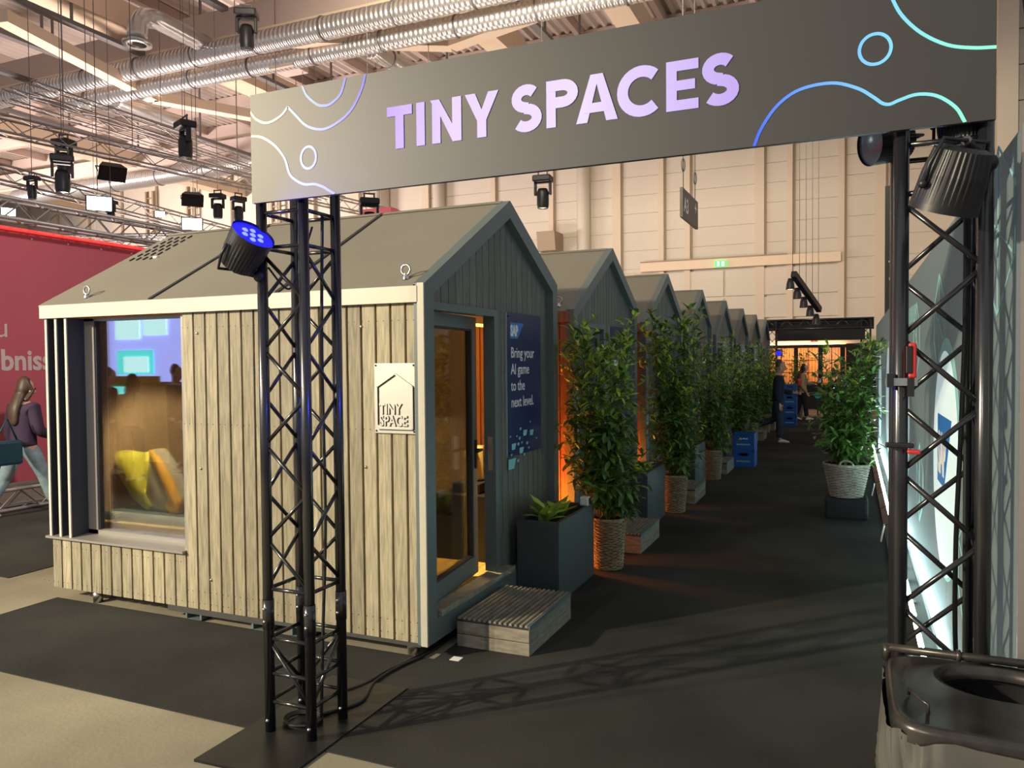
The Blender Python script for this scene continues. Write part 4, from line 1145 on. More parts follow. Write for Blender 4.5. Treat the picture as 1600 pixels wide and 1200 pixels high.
for i, lb in ((5,'laurel in the row just behind the walking man'),(6,'last laurel of the row before the far arch')):
    c = copy_tree(l5); c.location = (-1.93,6.335+PS*i,0); c.rotation_euler.z = i*1.3; c['label'] = lb
laurel((-1.45,24.3,0), 'laurel standing at the foot of the far left arch tower', GR, 1.95, .36, 17, 7, 0)
# laurel on the right, on a black box
t = thing('black_box', (-.055,9.36,0), 'soft black box under the grey basket of the right laurel', 'box')
obj('body', MB().bevbox((-.275,9.16,.0),(.165,9.56,.225),.03), M['blacksoft'], t)
laurel((-.055,9.36,.226), 'bushy glossy laurel in a grey basket on a black box by the lit wall', None, 1.72, .50, 21, 14, 170, bask=(.165,.235,.375,'wicker_grey',True), dens=1.35, new=.3)

# ------------------------------------------------------------------ blue crates
def crate(loc, label, group, s=1.0):
    x, y, z = loc
    t = thing('bottle_crate', loc, label, 'crate', group)
    X0, X1, Y0_, Y1_, h, w_ = x, x+.335, y, y+.44, .272, .012
    b = MB()
    b.box((X0,Y0_,z),(X1,Y1_,z+.015)).box((X0,Y1_-w_,z),(X1,Y1_,z+h)).box((X0,Y0_,z),(X0+w_,Y1_,z+h)).box((X1-w_,Y0_,z),(X1,Y1_,z+h))
    gx0, gx1, gz0, gz1 = X0+.10, X1-.10, z+.185, z+.232
    b.box((X0,Y0_,z),(X1,Y0_+w_,gz0)).box((X0,Y0_,gz1),(X1,Y0_+w_,z+h)).box((X0,Y0_,gz0),(gx0,Y0_+w_,gz1)).box((gx1,Y0_,gz0),(X1,Y0_+w_,gz1))
    obj('body', b, M['crate'], t)
    r = MB()
    for zz in (z+.002, z+h-.022): r.box((X0-.004,Y0_-.004,zz),(X1+.004,Y0_,zz+.018)).box((X1,Y0_-.004,zz),(X1+.004,Y1_,zz+.018))
    for xx in (X0,X1-.02): r.box((xx,Y0_-.004,z),(xx+.02,Y0_,z+h))
    r.box((X1,Y0_-.004,z),(X1+.004,Y0_+.03,z+h))
    obj('ribs', r, M['crate'], t)
    p = MB()
    for k in range(11): p.box((X0+.06+k*.02,Y0_-.0015,z+.088),(X0+.06+k*.02+(.013 if k % 3 else .017),Y0_,z+.112))
    obj('printed_band', p, M['crateprint'], t)
    return t
GC = 'blue crates of the front stack'
crate((-1.785,13.09,0), 'lower blue crate of the front stack with open grip', GC)
c = crate((-1.785,13.09,.273), 'upper blue crate of the front stack with white mark', GC)
obj('white_mark', MB().box((-1.68,13.086,.455),(-1.64,13.0895,.475)).box((-1.63,13.086,.46),(-1.58,13.0895,.478)).box((-1.57,13.086,.457),(-1.55,13.0895,.482)), M['white'], c)
for k in range(4):
    crate((-1.66,21.5,.273*k), ['bottom blue crate of the back stack','second blue crate from below in the back stack','third blue crate from below in the back stack','top blue crate of the back stack holding bottles'][k], 'blue crates of the back stack')
for k in range(8):
    x, y = -1.61+.075*(k % 4), 21.58+.11*(k//4)
    t = thing('bottle', (x,y,.84), 'pale bottle with orange cap standing in the top blue crate', 'bottle', 'bottles in the top crate')
    obj('bottle_body', MB().lathe([(0,0),(.03,0),(.03,.2),(.013,.27),(.013,.30)], 10, (x,y,.84)), M['binbag'], t)
    obj('cap', MB().lathe([(.015,.295),(.015,.32),(0,.322)], 10, (x,y,.84)), M['orange'], t)

# ------------------------------------------------------------------ lit fabric wall on the right
LX = .477
t = thing('fabric_wall', (LX+.05,12,0), 'long lit grey fabric wall with cyan line art along the right', 'exhibition wall')
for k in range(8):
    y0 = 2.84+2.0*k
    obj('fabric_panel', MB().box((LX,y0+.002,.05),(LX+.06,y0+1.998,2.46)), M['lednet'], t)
obj('base_rail', MB().box((LX-.005,2.84,0),(LX+.07,18.84,.05)), M['black'], t)
obj('edge_trim', MB().box((LX-.004,2.825,0),(LX+.07,2.84,2.465)), M['alu'], t)
def fline(pts, wd=.012, m='ledline', name='printed_line', closed=True):
    mb = MB(); n = len(pts)
    for i in range(n if closed else n-1):
        a, b = pts[i], pts[(i+1) % n]; mb.bar((LX-.001,a[0],a[1]),(LX-.001,b[0],b[1]), wd, .003, (1,0,0))
    obj(name, mb, M[m], t)
def fdisc(cy, cz, ry, rz, m, name='printed_bubble', dx=.0015):
    obj(name, MB().prism([(cy+ry*cos(a), cz+rz*sin(a)) for a in [2*pi*i/48 for i in range(48)]], LX-dx, LX, 'x'), M[m], t)
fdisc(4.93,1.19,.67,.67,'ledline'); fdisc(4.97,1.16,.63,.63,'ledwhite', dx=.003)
obj('logo_field', MB().prism([(5.32,1.42),(4.62,1.42),(4.95,1.02),(5.32,1.02)], LX-.0045, LX-.003, 'x'), M['logoblue'], t)
text('lettering', 'SAP', (LX-.005,5.29,1.09), .32, 'left', M['white'], t, .015, .0005, sx=.78)
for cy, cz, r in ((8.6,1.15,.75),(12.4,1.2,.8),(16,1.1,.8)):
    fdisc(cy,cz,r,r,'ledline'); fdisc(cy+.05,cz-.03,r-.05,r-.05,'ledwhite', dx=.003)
for cy, cz in ((5.2,1.95),(7.0,1.9),(3.15,2.2),(3.9,.75),(6.6,.8),(10.5,1.7)):
    fline([(cy+.12,cz+.3),(cy-.2,cz+.12),(cy-.2,cz-.12),(cy+.12,cz-.3),(cy+.42,cz-.1),(cy+.42,cz+.12)], .010)
    fline([(cy+.42,cz+.12),(cy-.2,cz-.12)], .008, closed=False); fline([(cy+.12,cz+.3),(cy+.12,cz-.3)], .008, closed=False)
for k in range(7): fline([(7.3+.16*k,2.06),(7.3+.16*k,2.20)], .03, closed=False)
for k in range(6): fline([(7.3+.16*k,1.74),(7.3+.16*k,1.84)], .03, closed=False)
for k in range(12):
    y0 = 4.75+1.02*k
    t = thing('light_batten', (.345,y0+.5,0), 'white LED batten on the floor, number %s of the chain along the fabric wall' % ['one','two','three','four','five','six','seven','eight','nine','ten','eleven','twelve'][k], 'light', 'LED battens along the fabric wall')
    obj('housing', MB().prism([(.30,.0),(.395,.0),(.395,.03),(.36,.065),(.30,.03)], y0, y0+.99, 'y'), M['black'], t)
    obj('diffuser', MB().prism([(.365,.066),(.397,.034),(.394,.030),(.362,.062)], y0+.03, y0+.96, 'y'), M['led'], t)
    if k % 1 == 0:
        obj('foot', MB().box((.30,y0+.4,0),(.42,y0+.45,.02)), M['black'], t)
for i, (x, y) in enumerate(((.255,8.2),(.235,10.9))):
    t = thing('floor_card', (x,y,0), ['small white card leaning on the battens, nearer one','small white card leaning on the battens behind the right laurel basket'][i], 'card')
    obj('card', MB().bar((x,y,.006),(x+.03,y+.01,.16),.012,.10,(0,1,0)), M['plastic_w'], t)
t = thing('dark_stand_wall', (.75,2.9,0), 'dark stand side at the right picture edge beside the fabric wall', 'exhibition wall')
obj('panel', MB().box((.555,2.86,0),(.95,2.92,2.47)), M['black'], t)

# clamps and cables on the right tower
t = thing('bar_clamp', (.17,2.86,1.7), 'red and black bar clamp gripping the right tower, upper one', 'clamp')
obj('grip', MB().bevbox((.168,2.848,1.685),(.192,2.872,1.80),.006), M['redpl'], t); obj('grip_cover', MB().bevbox((.160,2.844,1.70),(.180,2.850,1.79),.003), M['black'], t)
obj('bar', MB().box((.10,2.855,1.66),(.195,2.863,1.685)), M['steel'], t); obj('jaw', MB().box((.105,2.84,1.655),(.125,2.87,1.70)), M['black'], t); obj('jaw', MB().box((.165,2.84,1.625),(.185,2.87,1.685)), M['black'], t)
t = thing('bar_clamp', (.15,2.86,1.46), 'red and black bar clamp gripping the right tower, lower one', 'clamp')
obj('jaw', MB().bevbox((.10,2.835,1.457),(.185,2.865,1.473),.004), M['black'], t); obj('grip', MB().bevbox((.165,2.835,1.438),(.205,2.86,1.452),.005), M['redpl'], t); obj('bar', MB().box((.178,2.85,1.44),(.186,2.858,1.475)), M['steel'], t)
def cable(pts, r, label, grp=None):
    P = [Vector(p) for p in pts]; out = []
    for i in range(len(P)-1):
        p0, p1, p2, p3 = P[max(i-1,0)], P[i], P[i+1], P[min(i+2,len(P)-1)]
        for k in range(8):
            u = k/8; out.append(.5*((2*p1)+(p2-p0)*u+(2*p0-5*p1+4*p2-p3)*u*u+(3*p1-p0-3*p2+p3)*u**3))
    out.append(P[-1])
    tag(obj('cable', MB().tube(out, r, 7), M['rubber']), label, 'cable', grp)
cable([(.35,3.05,2.46),(.352,3.06,1.9),(.34,3.04,1.5),(.325,3.02,1.1),(.33,3.03,.7),(.37,3.05,.3),(.38,3.15,.02)], .008, 'black cable bulging loosely down the right tower')
cable([(.36,3.08,2.46),(.362,3.09,1.6),(.364,3.09,.8),(.372,3.10,.02)], .010, 'black cable taped straight down the right tower')
cable([(.50,2.95,2.9),(.53,2.9,2.6),(.57,2.82,2.47)], .012, 'thick black cable falling from the sign end over the wall corner')
cable([(-2.30,3.05,2.46),(-2.33,3.07,1.8),(-2.31,3.05,1.0),(-2.33,3.04,.4),(-2.36,3.06,.03)], .008, 'black cable running down inside the left tower')
cable([(-2.5,2.9,2.2),(-2.42,2.95,2.1),(-2.38,3.0,2.25),(-2.36,3.05,2.4)], .005, 'thin cable looping from the blue par can into the left tower')
cable([(-2.36,3.06,.02),(-2.5,3.25,.018),(-2.42,3.5,.012),(-2.40,3.70,.014),(-2.35,4.05,.012),(-2.36,4.5,.012),(-2.40,5.0,.012)], .009, 'black cable on the floor from the tower to under the cabin, outer one')
cable([(-2.40,3.1,.02),(-2.30,3.3,.018),(-2.38,3.55,.012),(-2.37,3.78,.014),(-2.32,4.05,.012),(-2.33,4.6,.012)], .009, 'black cable on the floor from the tower to under the cabin, inner one')
cable([(-2.44+.08*cos(a)*(1+.1*k), 3.02+.07*sin(a)*(1+.1*k), .022+.004*k) for k in range(3) for a in [2*pi*j/8 for j in range(8)]], .006, 'coil of black cable lying on the left base plate')

# ------------------------------------------------------------------ litter bin in the corner
t = thing('litter_bin', (.37,2.50,0), 'black litter bin with open round lid and grey liner, lower right corner', 'bin')
x0, x1, y0, y1, z = .095, .66, 2.215, 2.775, .80
lid = MB(); n = 48; cx, cy, rx, ry = .405, 2.605, .165, .125
inner = [(cx+rx*cos(2*pi*k/n), cy+ry*sin(2*pi*k/n)) for k in range(n)]
def rr(a, hx, hy, e=6.0):
    c_, s_ = cos(a), sin(a); return (abs(c_)**(2/e)*hx*(1 if c_ >= 0 else -1), abs(s_)**(2/e)*hy*(1 if s_ >= 0 else -1))
mx, my = (x0+x1)/2, (y0+y1)/2; hx, hy = (x1-x0)/2, (y1-y0)/2
def ring_outer(sx, sy): return [(mx+rr(2*pi*k/n,hx*sx,hy*sy)[0], my+rr(2*pi*k/n,hx*sx,hy*sy)[1]) for k in range(n)]
levels = [(inner,z-.03),(inner,z+.004),([(cx+(rx+.02)*cos(2*pi*k/n), cy+(ry+.02)*sin(2*pi*k/n)) for k in range(n)],z+.010),(ring_outer(.86,.84),z-.012),(ring_outer(.93,.92),z+.006),(ring_outer(.985,.98),z+.004),(ring_outer(1.0,1.0),z-.012),(ring_outer(1.0,1.0),z-.045)]
vs = []; fs = []
for ps, zz in levels: vs += [(p[0],p[1],zz) for p in ps]
for i in range(len(levels)-1):
    for k in range(n): fs.append((i*n+k, i*n+(k+1)%n, (i+1)*n+(k+1)%n, (i+1)*n+k))
lid.add(vs, fs, True); obj('lid', lid, M['bin'], t)
obj('inner_bag', MB().lathe([(.16,-.0),(.17,-.2),(.13,-.45),(0,-.5)], 24, (cx,cy,z-.05)), M['black'], t)
obj('hinge_bar', MB().tube([(x0+.01,y1-.015,z+.022),(x1,y1-.015,z+.022)], .013, 8).tube([(x0+.01,y1-.015,z-.02),(x0+.01,y1-.015,z+.03)], .014, 8), M['bin'], t)
obj('hinge_knuckle', MB().tube([(.30,y1-.015,z+.022),(.312,y1-.015,z+.022)], .018, 10).tube([(.5,y1-.015,z+.022),(.512,y1-.015,z+.022)], .018, 10), M['bin'], t)
obj('lid_handle', MB().tube([(.150,2.455,z-.005),(.150,2.455,z+.012),(.172,2.36,z+.024),(.190,2.345,z+.020),(.190,2.345,z-.01)], .005, 6), M['bin'], t)
bag = MB(); nb = 120; R = random.Random(5); rows = 26
ph = [R.uniform(0,6.28) for _ in range(8)]
vs = []; fs = []
for i in range(rows):
    u = i/(rows-1); zz = z-.03-u*.74
    for k in range(nb):
        a = 2*pi*k/nb; o = 1.035+.03*sin(pi*min(1,u*1.2))-.16*u
        wv = .012*sin(11*a+ph[0]+5*u)+.010*sin(23*a+ph[1]-7*u)+.008*sin(6*a+14*u+ph[2])+.006*sin(37*a+9*u+ph[3])+R.uniform(-.004,.004)
        q = rr(a,hx*o+wv*min(1,.3+u*3),hy*o+wv*min(1,.3+u*3),5.0); vs.append((mx+q[0],my+q[1],max(.01,zz+.012*sin(9*a+ph[4])*(1-u))))
for i in range(rows-1):
    for k in range(nb): fs.append((i*nb+k, i*nb+(k+1)%nb, (i+1)*nb+(k+1)%nb, (i+1)*nb+k))
bag.add(vs, fs, True); obj('liner', bag, M['binbag'], t)
obj('base', MB().box((mx-.2,my-.2,0),(mx+.2,my+.2,.03)), M['bin'], t)

# ------------------------------------------------------------------ red stand on the left
t = thing('red_wall', (-9.6,7,0), 'dark red fabric wall with pale lettering behind the walking woman', 'exhibition wall')
for k in range(5):
    y0 = 4.9+2.6*k
    obj('fabric_panel', MB().box((-9.66,y0+.0005,.30),(-9.56,y0+2.5995,3.46)), M['red'], t)
obj('glowing_edge', MB().tube([(-9.53,4.9,3.45),(-9.53,17.9,3.45)], .022, 8), mat('red_edge', (.8,.05,.05), .4, emit=(1,.06,.05), es=.9), t)
for k in range(25): obj('eyelet', MB().ball((-9.55,5.2+.5*k,3.36), .012, 6, 4), M['plastic_w'], t)
text('lettering', 'bniss', (-9.555,6.265,1.705), .36, 'right', M['redtext'], t, .010, .001, sx=.93)
text('lettering', 'u', (-9.555,6.20,2.11), .36, 'right', M['redtext'], t, .0, .001)
truss_beam('stand_truss', (-9.36,4.9,3.645), (-9.36,17.5,3.645), .24, .025, 'grey aluminium truss along the top of the red wall', M['alu'], .27, False)
truss_beam('stand_truss', (-9.38,4.9,.145), (-9.38,17.5,.145), .24, .025, 'aluminium truss lying on the floor along the red wall foot', M['alu'], .27, False)
t = thing('red_box_sign', (-12,18.3,5.6), 'small red block hanging by the far truss behind the cabin ridge', 'sign')
obj('block', MB().box((-12.3,18.1,5.35),(-11.4,18.5,5.95)), M['red'], t)
obj('hanging_wire', MB().tube([(-11.9,18.3,5.95),(-11.9,18.3,13)], .012, 4), M['rail'], t)

# ------------------------------------------------------------------ rooms at the aisle end
t = thing('glazed_partition', (-1.2,29,0), 'black framed glazed partition with warm wooden slats behind at the aisle end', 'partition')
fr = MB(); yb = 29.0
xs = [-2.75,-2.28,-1.88,-1.76,-1.04,-.92,-.30]
fr.box((-3.2,yb,2.14),(-.2,yb+.1,2.25)).box((-3.2,yb,0),(-.2,yb+.1,.86))
for a, b in ((-1.88,-1.74),(-1.08,-.93),(-.38,-.22),(-3.2,-2.7)): fr.box((a,yb,.86),(b,yb+.1,2.14))
obj('frame', fr, M['blacksoft'], t)
for a, b in ((-2.7,-1.88),(-1.74,-1.08),(-.93,-.38)):
    mu = MB(); mu.box(((a+b)/2-.012,yb+.03,.86),((a+b)/2+.012,yb+.07,2.14))
    for z in (1.28,1.71): mu.box((a,yb+.03,z-.012),(b,yb+.07,z+.012))
    obj('muntin', mu, M['black'], t)
    for k in range(2):
        for z0, z1 in ((.86,1.27),(1.29,1.70),(1.72,2.14)): obj('pane', MB().box((a+k*(b-a)/2+.012,yb+.045,z0),(a+(k+1)*(b-a)/2-.012,yb+.055,z1)), M['dglass'], t)
for k in range(30): obj('wall_slat', MB().box((-3.1+k*.098,yb+1.6,0),(-3.02+k*.098,yb+1.63,2.6)), M['roomwall'], t)
lamp('AREA', 'room_lamp', (-1.6,yb+.65,2.22), (-1.6,yb+1.5,1.0), 95, (1.0,.55,.24), 2.6, .3)
t = thing('dark_partition', (.4,28.8,0), 'black wall panel with pale circle lines right of the glazed partition', 'partition')
obj('panel', MB().box((-.2,28.8,0),(1.2,28.9,2.27)), M['blacksoft'], t)
for r, cx, cz in ((.42,.55,1.75),(.30,.62,1.55)): obj('printed_ring', MB().tube([(cx+r*cos(a),28.795,cz+r*sin(a)) for a in [2*pi*k/32 for k in range(32)]], .012, 5, closed=True), M['ledline'], t)
t = thing('small_red_sign', (-1.25,30,2.36), 'small red pictogram sign over the glazed partition', 'sign')
obj('plate', MB().box((-1.36,29.93,2.36),(-1.26,29.97,2.50)).box((-1.24,29.93,2.36),(-1.14,29.97,2.50)).box((-1.36,29.92,2.41),(-1.14,29.96,2.45)), M['redpl'], t)
obj('cloth', MB().box((-3.4,29.98,2.25),(1.2,30.0,3.0)), M['mull'], t)
sobj('floor_end', MB().box((-6,26.2,0.0),(3,29,.005)), M['litfloor'])
t = thing('teal_disc', (-.62,24.2,.8), 'round teal sticker on the dark stand behind the woman', 'sign')
obj('disc', MB().tube([(-.98,26.0,.62),(-.98,26.03,.62)], .10, 20), M['bag_teal'] if False else mat('teal_disc', (.03,.35,.30), .5), t)
obj('post', MB().box((-1.0,26.03,0),(-.96,26.06,1.0)), M['black'], t)

# ------------------------------------------------------------------ people
def skin_mesh(chains, sub=2):
    """one continuous skin grown over joints; chains are lists of (point, radius or (rx, ry))"""
    vs = []; es = []; rad = []; idx = {}; seen = set()
    for ch in chains:
        prev = None
        for p, r in ch:
            k = tuple(round(x, 4) for x in p)
            if k not in idx: idx[k] = len(vs); vs.append(p); rad.append(r if isinstance(r, tuple) else (r, r))
            if prev is not None and prev != idx[k] and (min(prev, idx[k]), max(prev, idx[k])) not in seen: es.append((prev, idx[k])); seen.add((min(prev, idx[k]), max(prev, idx[k])))
            prev = idx[k]
    me = bpy.data.meshes.new('tmp'); me.from_pydata([tuple(v) for v in vs], es, [])
    o = bpy.data.objects.new('tmp', me); COL.objects.link(o)
    md = o.modifiers.new('s', 'SKIN'); md.use_smooth_shade = True
    for i, sv in enumerate(me.skin_vertices[0].data): sv.radius = rad[i]; sv.use_root = (i == 0)
    sb = o.modifiers.new('u', 'SUBSURF'); sb.levels = sub; sb.render_levels = sub
    dg = bpy.context.evaluated_depsgraph_get(); dg.update()
    out = bpy.data.meshes.new_from_object(o.evaluated_get(dg))
    bpy.data.objects.remove(o); bpy.data.meshes.remove(me)
    return out
def mesh_obj(name, me, m, parent):
    me.materials.clear(); me.materials.append(m)
    me.polygons.foreach_set('use_smooth', [True]*len(me.polygons))
    o = bpy.data.objects.new(name, me); COL.objects.link(o); o.parent = parent; return o

def person(loc, rot, label, H, legs, arms, top, bottom, shoes, hair, long_hair=False, lean=.0, hair_len=.34, group=None, female=False, flat=None, top_len=0.0, wide=0.0):
    t = thing('person', loc, label, 'person', group); t.rotation_euler.z = rot
    V = Vector
    hipz = .515*H; hw = .052*H; th = .245*H; sh = .235*H
    J = {}
    low = 9
    for s, (a, k) in zip((-1, 1), legs):
        a = radians(a); k = radians(k); h = V((s*hw, 0, 0)); kn = h+V((0, th*sin(a), -th*cos(a))); an = kn+V((0, sh*sin(a-k), -sh*cos(a-k)))
        ta = (a-k) if k > radians(35) else min(.12, (a-k)*.6)
        fd = V((0, cos(ta), sin(ta))); fn = V((0, -sin(ta), cos(ta)))
        toe = an+fd*.105*H*.95-fn*.030*H; heel = an-fd*.022*H-fn*.034*H
        J[s] = (h, kn, an, toe, heel, fd, fn); low = min(low, toe.z-.018, heel.z-.018)
    base = V((0, 0, -low))
    def L(y, z): return V((0, y, z))
    sp = [V((0, lean*z/.3, z)) for z in (0, .055*H, .115*H, .19*H, .265*H, .305*H)]
    hd = [sp[5]+V((0, .012*H, .03*H)), sp[5]+V((0, .022*H, .065*H)), sp[5]+V((0, .020*H, .11*H)), sp[5]+V((0, .012*H, .155*H))]
    sw = (.098 if female else .112)*H
    A = {}
    for s, (f, ab, e) in zip((-1, 1), arms):
        f, ab, e = radians(f), radians(ab), radians(e); S = sp[4]+V((s*sw, 0, -.008*H))
        d = V((s*sin(ab), sin(f)*cos(ab), -cos(f)*cos(ab))); el = S+d*.172*H
        g = f+e; d2 = V((s*sin(ab)*.3-s*.28*sin(e), sin(g), -cos(g))).normalized(); wr = el+d2*.145*H
        A[s] = (S, el, wr, d2)
    B = lambda p: p+base
    torso = [(B(sp[0]), (.085*H*.95, .062*H)), (B(sp[1]), (.078*H, .056*H)), (B(sp[2]), (.072*H if female else .08*H, .054*H)), (B(sp[3]), (.086*H, .060*H)), (B(sp[4]), (.070*H, .046*H)), (B(sp[5]), (.030*H, .031*H))]
    head = [(B(sp[5]), (.030*H, .031*H)), (B(hd[0]), (.034*H, .042*H)), (B(hd[1]), (.044*H, .056*H)), (B(hd[2]), (.047*H, .060*H)), (B(hd[3]), (.030*H, .036*H))]
    ch = [torso, head]
    nose = hd[1]+V((0, .062*H, -.004*H)); 
    for s in (-1, 1):
        h, kn, an, toe, heel, fd, fn = J[s]
        ch.append([(B(sp[0]), (.085*H*.95, .062*H)), (B(h+V((0,0,-.02))), .052*H), (B(h.lerp(kn,.5)), .046*H), (B(kn), .034*H), (B(kn.lerp(an,.35)), .033*H), (B(an), .021*H), (B(an+fd*.06*H-fn*.024*H), (.022*H,.015*H)), (B(toe), (.018*H,.010*H))])
        S, el, wr, d2 = A[s]
        ha = wr+d2*.035*H
        ch.append([(B(sp[4]), (.070*H,.046*H)), (B(S), .032*H), (B(S.lerp(el,.5)), .028*H), (B(el), .023*H), (B(el.lerp(wr,.4)), .021*H), (B(wr), .014*H), (B(ha), (.020*H,.011*H))])
        side = V((0,0,1)).cross(d2); side = side.normalized() if side.length > .1 else V((1,0,0))
        up_ = d2.cross(side).normalized()
        for q, ln in zip((-1.5,-.5,.5,1.5), (.040,.048,.045,.036)):
            p0 = ha+up_*q*.0085*H; p1 = p0+d2*ln*H*.55+side*(-s)*.004*H; p2 = p1+d2*ln*H*.42+side*(-s)*.016*H
            ch.append([(B(ha), (.020*H,.011*H)), (B(p0+d2*.008*H), .0052*H), (B(p1), .0050*H), (B(p2), .0044*H)])
        tq = wr+d2*.012*H+up_*.014*H
        ch.append([(B(ha), (.020*H,.011*H)), (B(tq+up_*.008*H), .0062*H), (B(tq+up_*.014*H+d2*.024*H-side*s*.01*H), .0052*H)])
    mesh_obj('body', skin_mesh(ch), M['skin'], t)
    fc = MB().ball(B(nose), (.009*H,.012*H,.014*H), 8, 5)
    for s in (-1, 1): fc.ball(B(hd[1]+V((s*.050*H,-.004*H,.0))), (.007*H,.014*H,.019*H), 8, 5)
    obj('nose_and_ears', fc, M['skin'], t, local=True)
    ey = MB()
    for s in (-1, 1): ey.ball(B(hd[1]+V((s*.019*H,.0535*H,.017*H))), .0062*H, 8, 5)
    obj('eyes', ey, M['black'], t, local=True)
    obj('mouth', MB().ball(B(hd[0]+V((0,.058*H,.012*H))), (.013*H,.004*H,.003*H), 8, 4), mat('lip', (.4,.14,.12), .5), t, local=True)
    g = .014*H
    # top with sleeves
    def grow(ps, k): return [(p, (r[0]+k, r[1]+k) if isinstance(r, tuple) else r+k) for p, r in ps]
    tc = [grow([(B(sp[0]+V((0,0,-.015*H-top_len))), (.088*H,.064*H))]+torso[0:5], g+wide)+[(B(sp[4].lerp(sp[5],.62)), (.036*H,.036*H))]]
    for s in (-1, 1):
        S, el, wr, d2 = A[s]
        tc.append(grow([(B(sp[4]), (.070*H,.046*H)), (B(S), .034*H), (B(S.lerp(el,.5)), .031*H), (B(el), .027*H), (B(el.lerp(wr,.5)), .024*H), (B(wr-d2*.01), .019*H)], g*.75+wide*.6))
    mesh_obj('jacket', skin_mesh(tc), top, t)
    bc = []
    for s in (-1, 1):
        h, kn, an, toe, heel, fd, fn = J[s]
        bc.append(grow([(B(sp[1]), (.080*H,.058*H)), (B(sp[0]), (.085*H,.062*H)), (B(h+V((0,0,-.02))), .053*H), (B(h.lerp(kn,.5)), .047*H), (B(kn), .037*H), (B(kn.lerp(an,.5)), .034*H), (B(an.lerp(kn,.06)), .030*H)], g*.7))
    mesh_obj('trousers', skin_mesh(bc), bottom, t)
    for s in (-1, 1):
        h, kn, an, toe, heel, fd, fn = J[s]
        mesh_obj('shoe', skin_mesh([[(B(heel+fn*.004*H), (.025*H,.020*H)), (B(an+fd*.02*H-fn*.018*H), (.026*H,.026*H)), (B(an+fd*.065*H-fn*.024*H), (.027*H,.018*H)), (B(toe), (.023*H,.013*H)), (B(toe+fd*.016*H), (.015*H,.010*H))]], 2), shoes, t)
    hc = [[(B(hd[1]+V((0,-.030*H,.0))), (.040*H,.034*H)), (B(hd[2]+V((0,-.020*H,.004*H))), (.050*H,.048*H)), (B(hd[3]+V((0,-.004*H,-.002*H))), (.043*H,.052*H)), (B(hd[3]+V((0,.030*H,-.012*H))), (.034*H,.016*H))]]
    if long_hair:
        back = [(B(hd[2]+V((0,-.020*H,.004*H))), (.050*H,.048*H)), (B(hd[1]+V((0,-.045*H,-.01*H))), (.054*H,.036*H)), (B(sp[5]+V((0,-.062*H,-.02*H))), (.056*H,.030*H)), (B(sp[4]+V((0,-.080*H,-.02*H))), (.056*H,.024*H)), (B(sp[4]+V((0,-.082*H,-hair_len*.32*H))), (.042*H,.016*H))]
        hc.append(back)
        for s in (-1, 1): hc.append([(B(hd[2]+V((0,-.020*H,.004*H))), (.050*H,.048*H)), (B(hd[1]+V((s*.044*H,.0,.0))), (.014*H,.030*H)), (B(sp[5]+V((s*.044*H,-.030*H,.0))), (.014*H,.024*H))])
    mesh_obj('hair', skin_mesh(hc), hair, t)
    t['_w'] = [B(A[-1][2]+A[-1][3]*.05*H)[:], B(A[1][2]+A[1][3]*.05*H)[:]][0]
    return t, [B(A[s][2]+A[s][3]*.045*H) for s in (-1, 1)], [B(A[s][0]) for s in (-1, 1)], B(sp[0])
def held(t, p, rot_loc, d, m, name, label, cat):
    """an object in a hand: its own thing at the hand's place"""
    R = Matrix.Rotation(t.rotation_euler.z,3,'Z'); q = Vector(t.location)+R @ p
    o = thing(name, q, label, cat); o.rotation_euler.z = t.rotation_euler.z
    obj('body', MB().bevbox((-d[0]/2,-d[1]/2,-d[2]/2),(d[0]/2,d[1]/2,d[2]/2),min(d)*.3), m, o, local=True)
    return o
# woman walking along the red wall
wm, hands, shd, pel = person((-8.98,6.13,.006), radians(2), 'person walking by the red wall with long brown hair, dark top, pale jeans and phone', 1.68, [(-24,12),(26,6)], [(-8,8,25),(4,10,72)], M['purple'], M['jean'], M['shoe'], M['hair_long'], True, .012, .42, female=True, wide=.012)
held(wm, hands[1]+Vector((0,.02,.02)), None, (.07,.012,.14), M['black'], 'phone', 'dark phone in the hand of the woman by the red wall', 'phone')
o = thing('handbag', (-8.92,5.87,.62), 'dark teal handbag hanging at the side of the woman by the red wall', 'bag')
obj('bag_body', MB().bevbox((-8.90,5.66,.62),(-8.78,6.00,.90),.03), M['bag_teal'], o)
obj('strap', MB().tube([(-8.84,5.70,.88),(-8.82,5.84,1.16),(-8.84,5.97,.88)], .012, 6), M['bag_teal'], o)
# man stepping down into the aisle
mn, hands, shd, pel = person((-1.42,17.18,.006), radians(-86), 'person in navy sweater, dark jeans and white sneakers striding across the aisle', 1.74, [(-9,60),(4,4)], [(12,6,72),(-6,8,18)], M['navycl'], M['jeand'], M['shoe'], M['hair_br'], False, .01, top_len=.05, wide=.006)
held(mn, hands[0]+Vector((0,.02,.03)), None, (.07,.012,.14), M['black'], 'phone', 'dark phone in the hand of the man in the navy sweater', 'phone')
# woman near the far arch
w2, hands, shd, pel = person((-1.30,23.75,.006), radians(-84), 'person with long black hair, beige jacket and black trousers near the far arch', 1.62, [(-10,8),(10,4)], [(30,10,70),(-8,12,40)], M['beige'], M['blackcl'], M['shoe'], M['hair_bl'], True, .01, .2, female=True, top_len=.04)
held(w2, hands[0]+Vector((0,.03,.05)), None, (.06,.06,.11), M['plastic_w'], 'paper_cup', 'white cup held by the woman in the beige jacket', 'cup')
o = thing('red_bag', (-1.33,23.6,1.0), 'small red bag under the arm of the woman in beige', 'bag')
obj('bag_body', MB().bevbox((-1.42,23.50,.98),(-1.26,23.58,1.18),.03), M['redpl'], o); obj('strap', MB().tube([(-1.40,23.54,1.16),(-1.36,23.60,1.40),(-1.29,23.54,1.16)], .01, 6), M['redpl'], o)

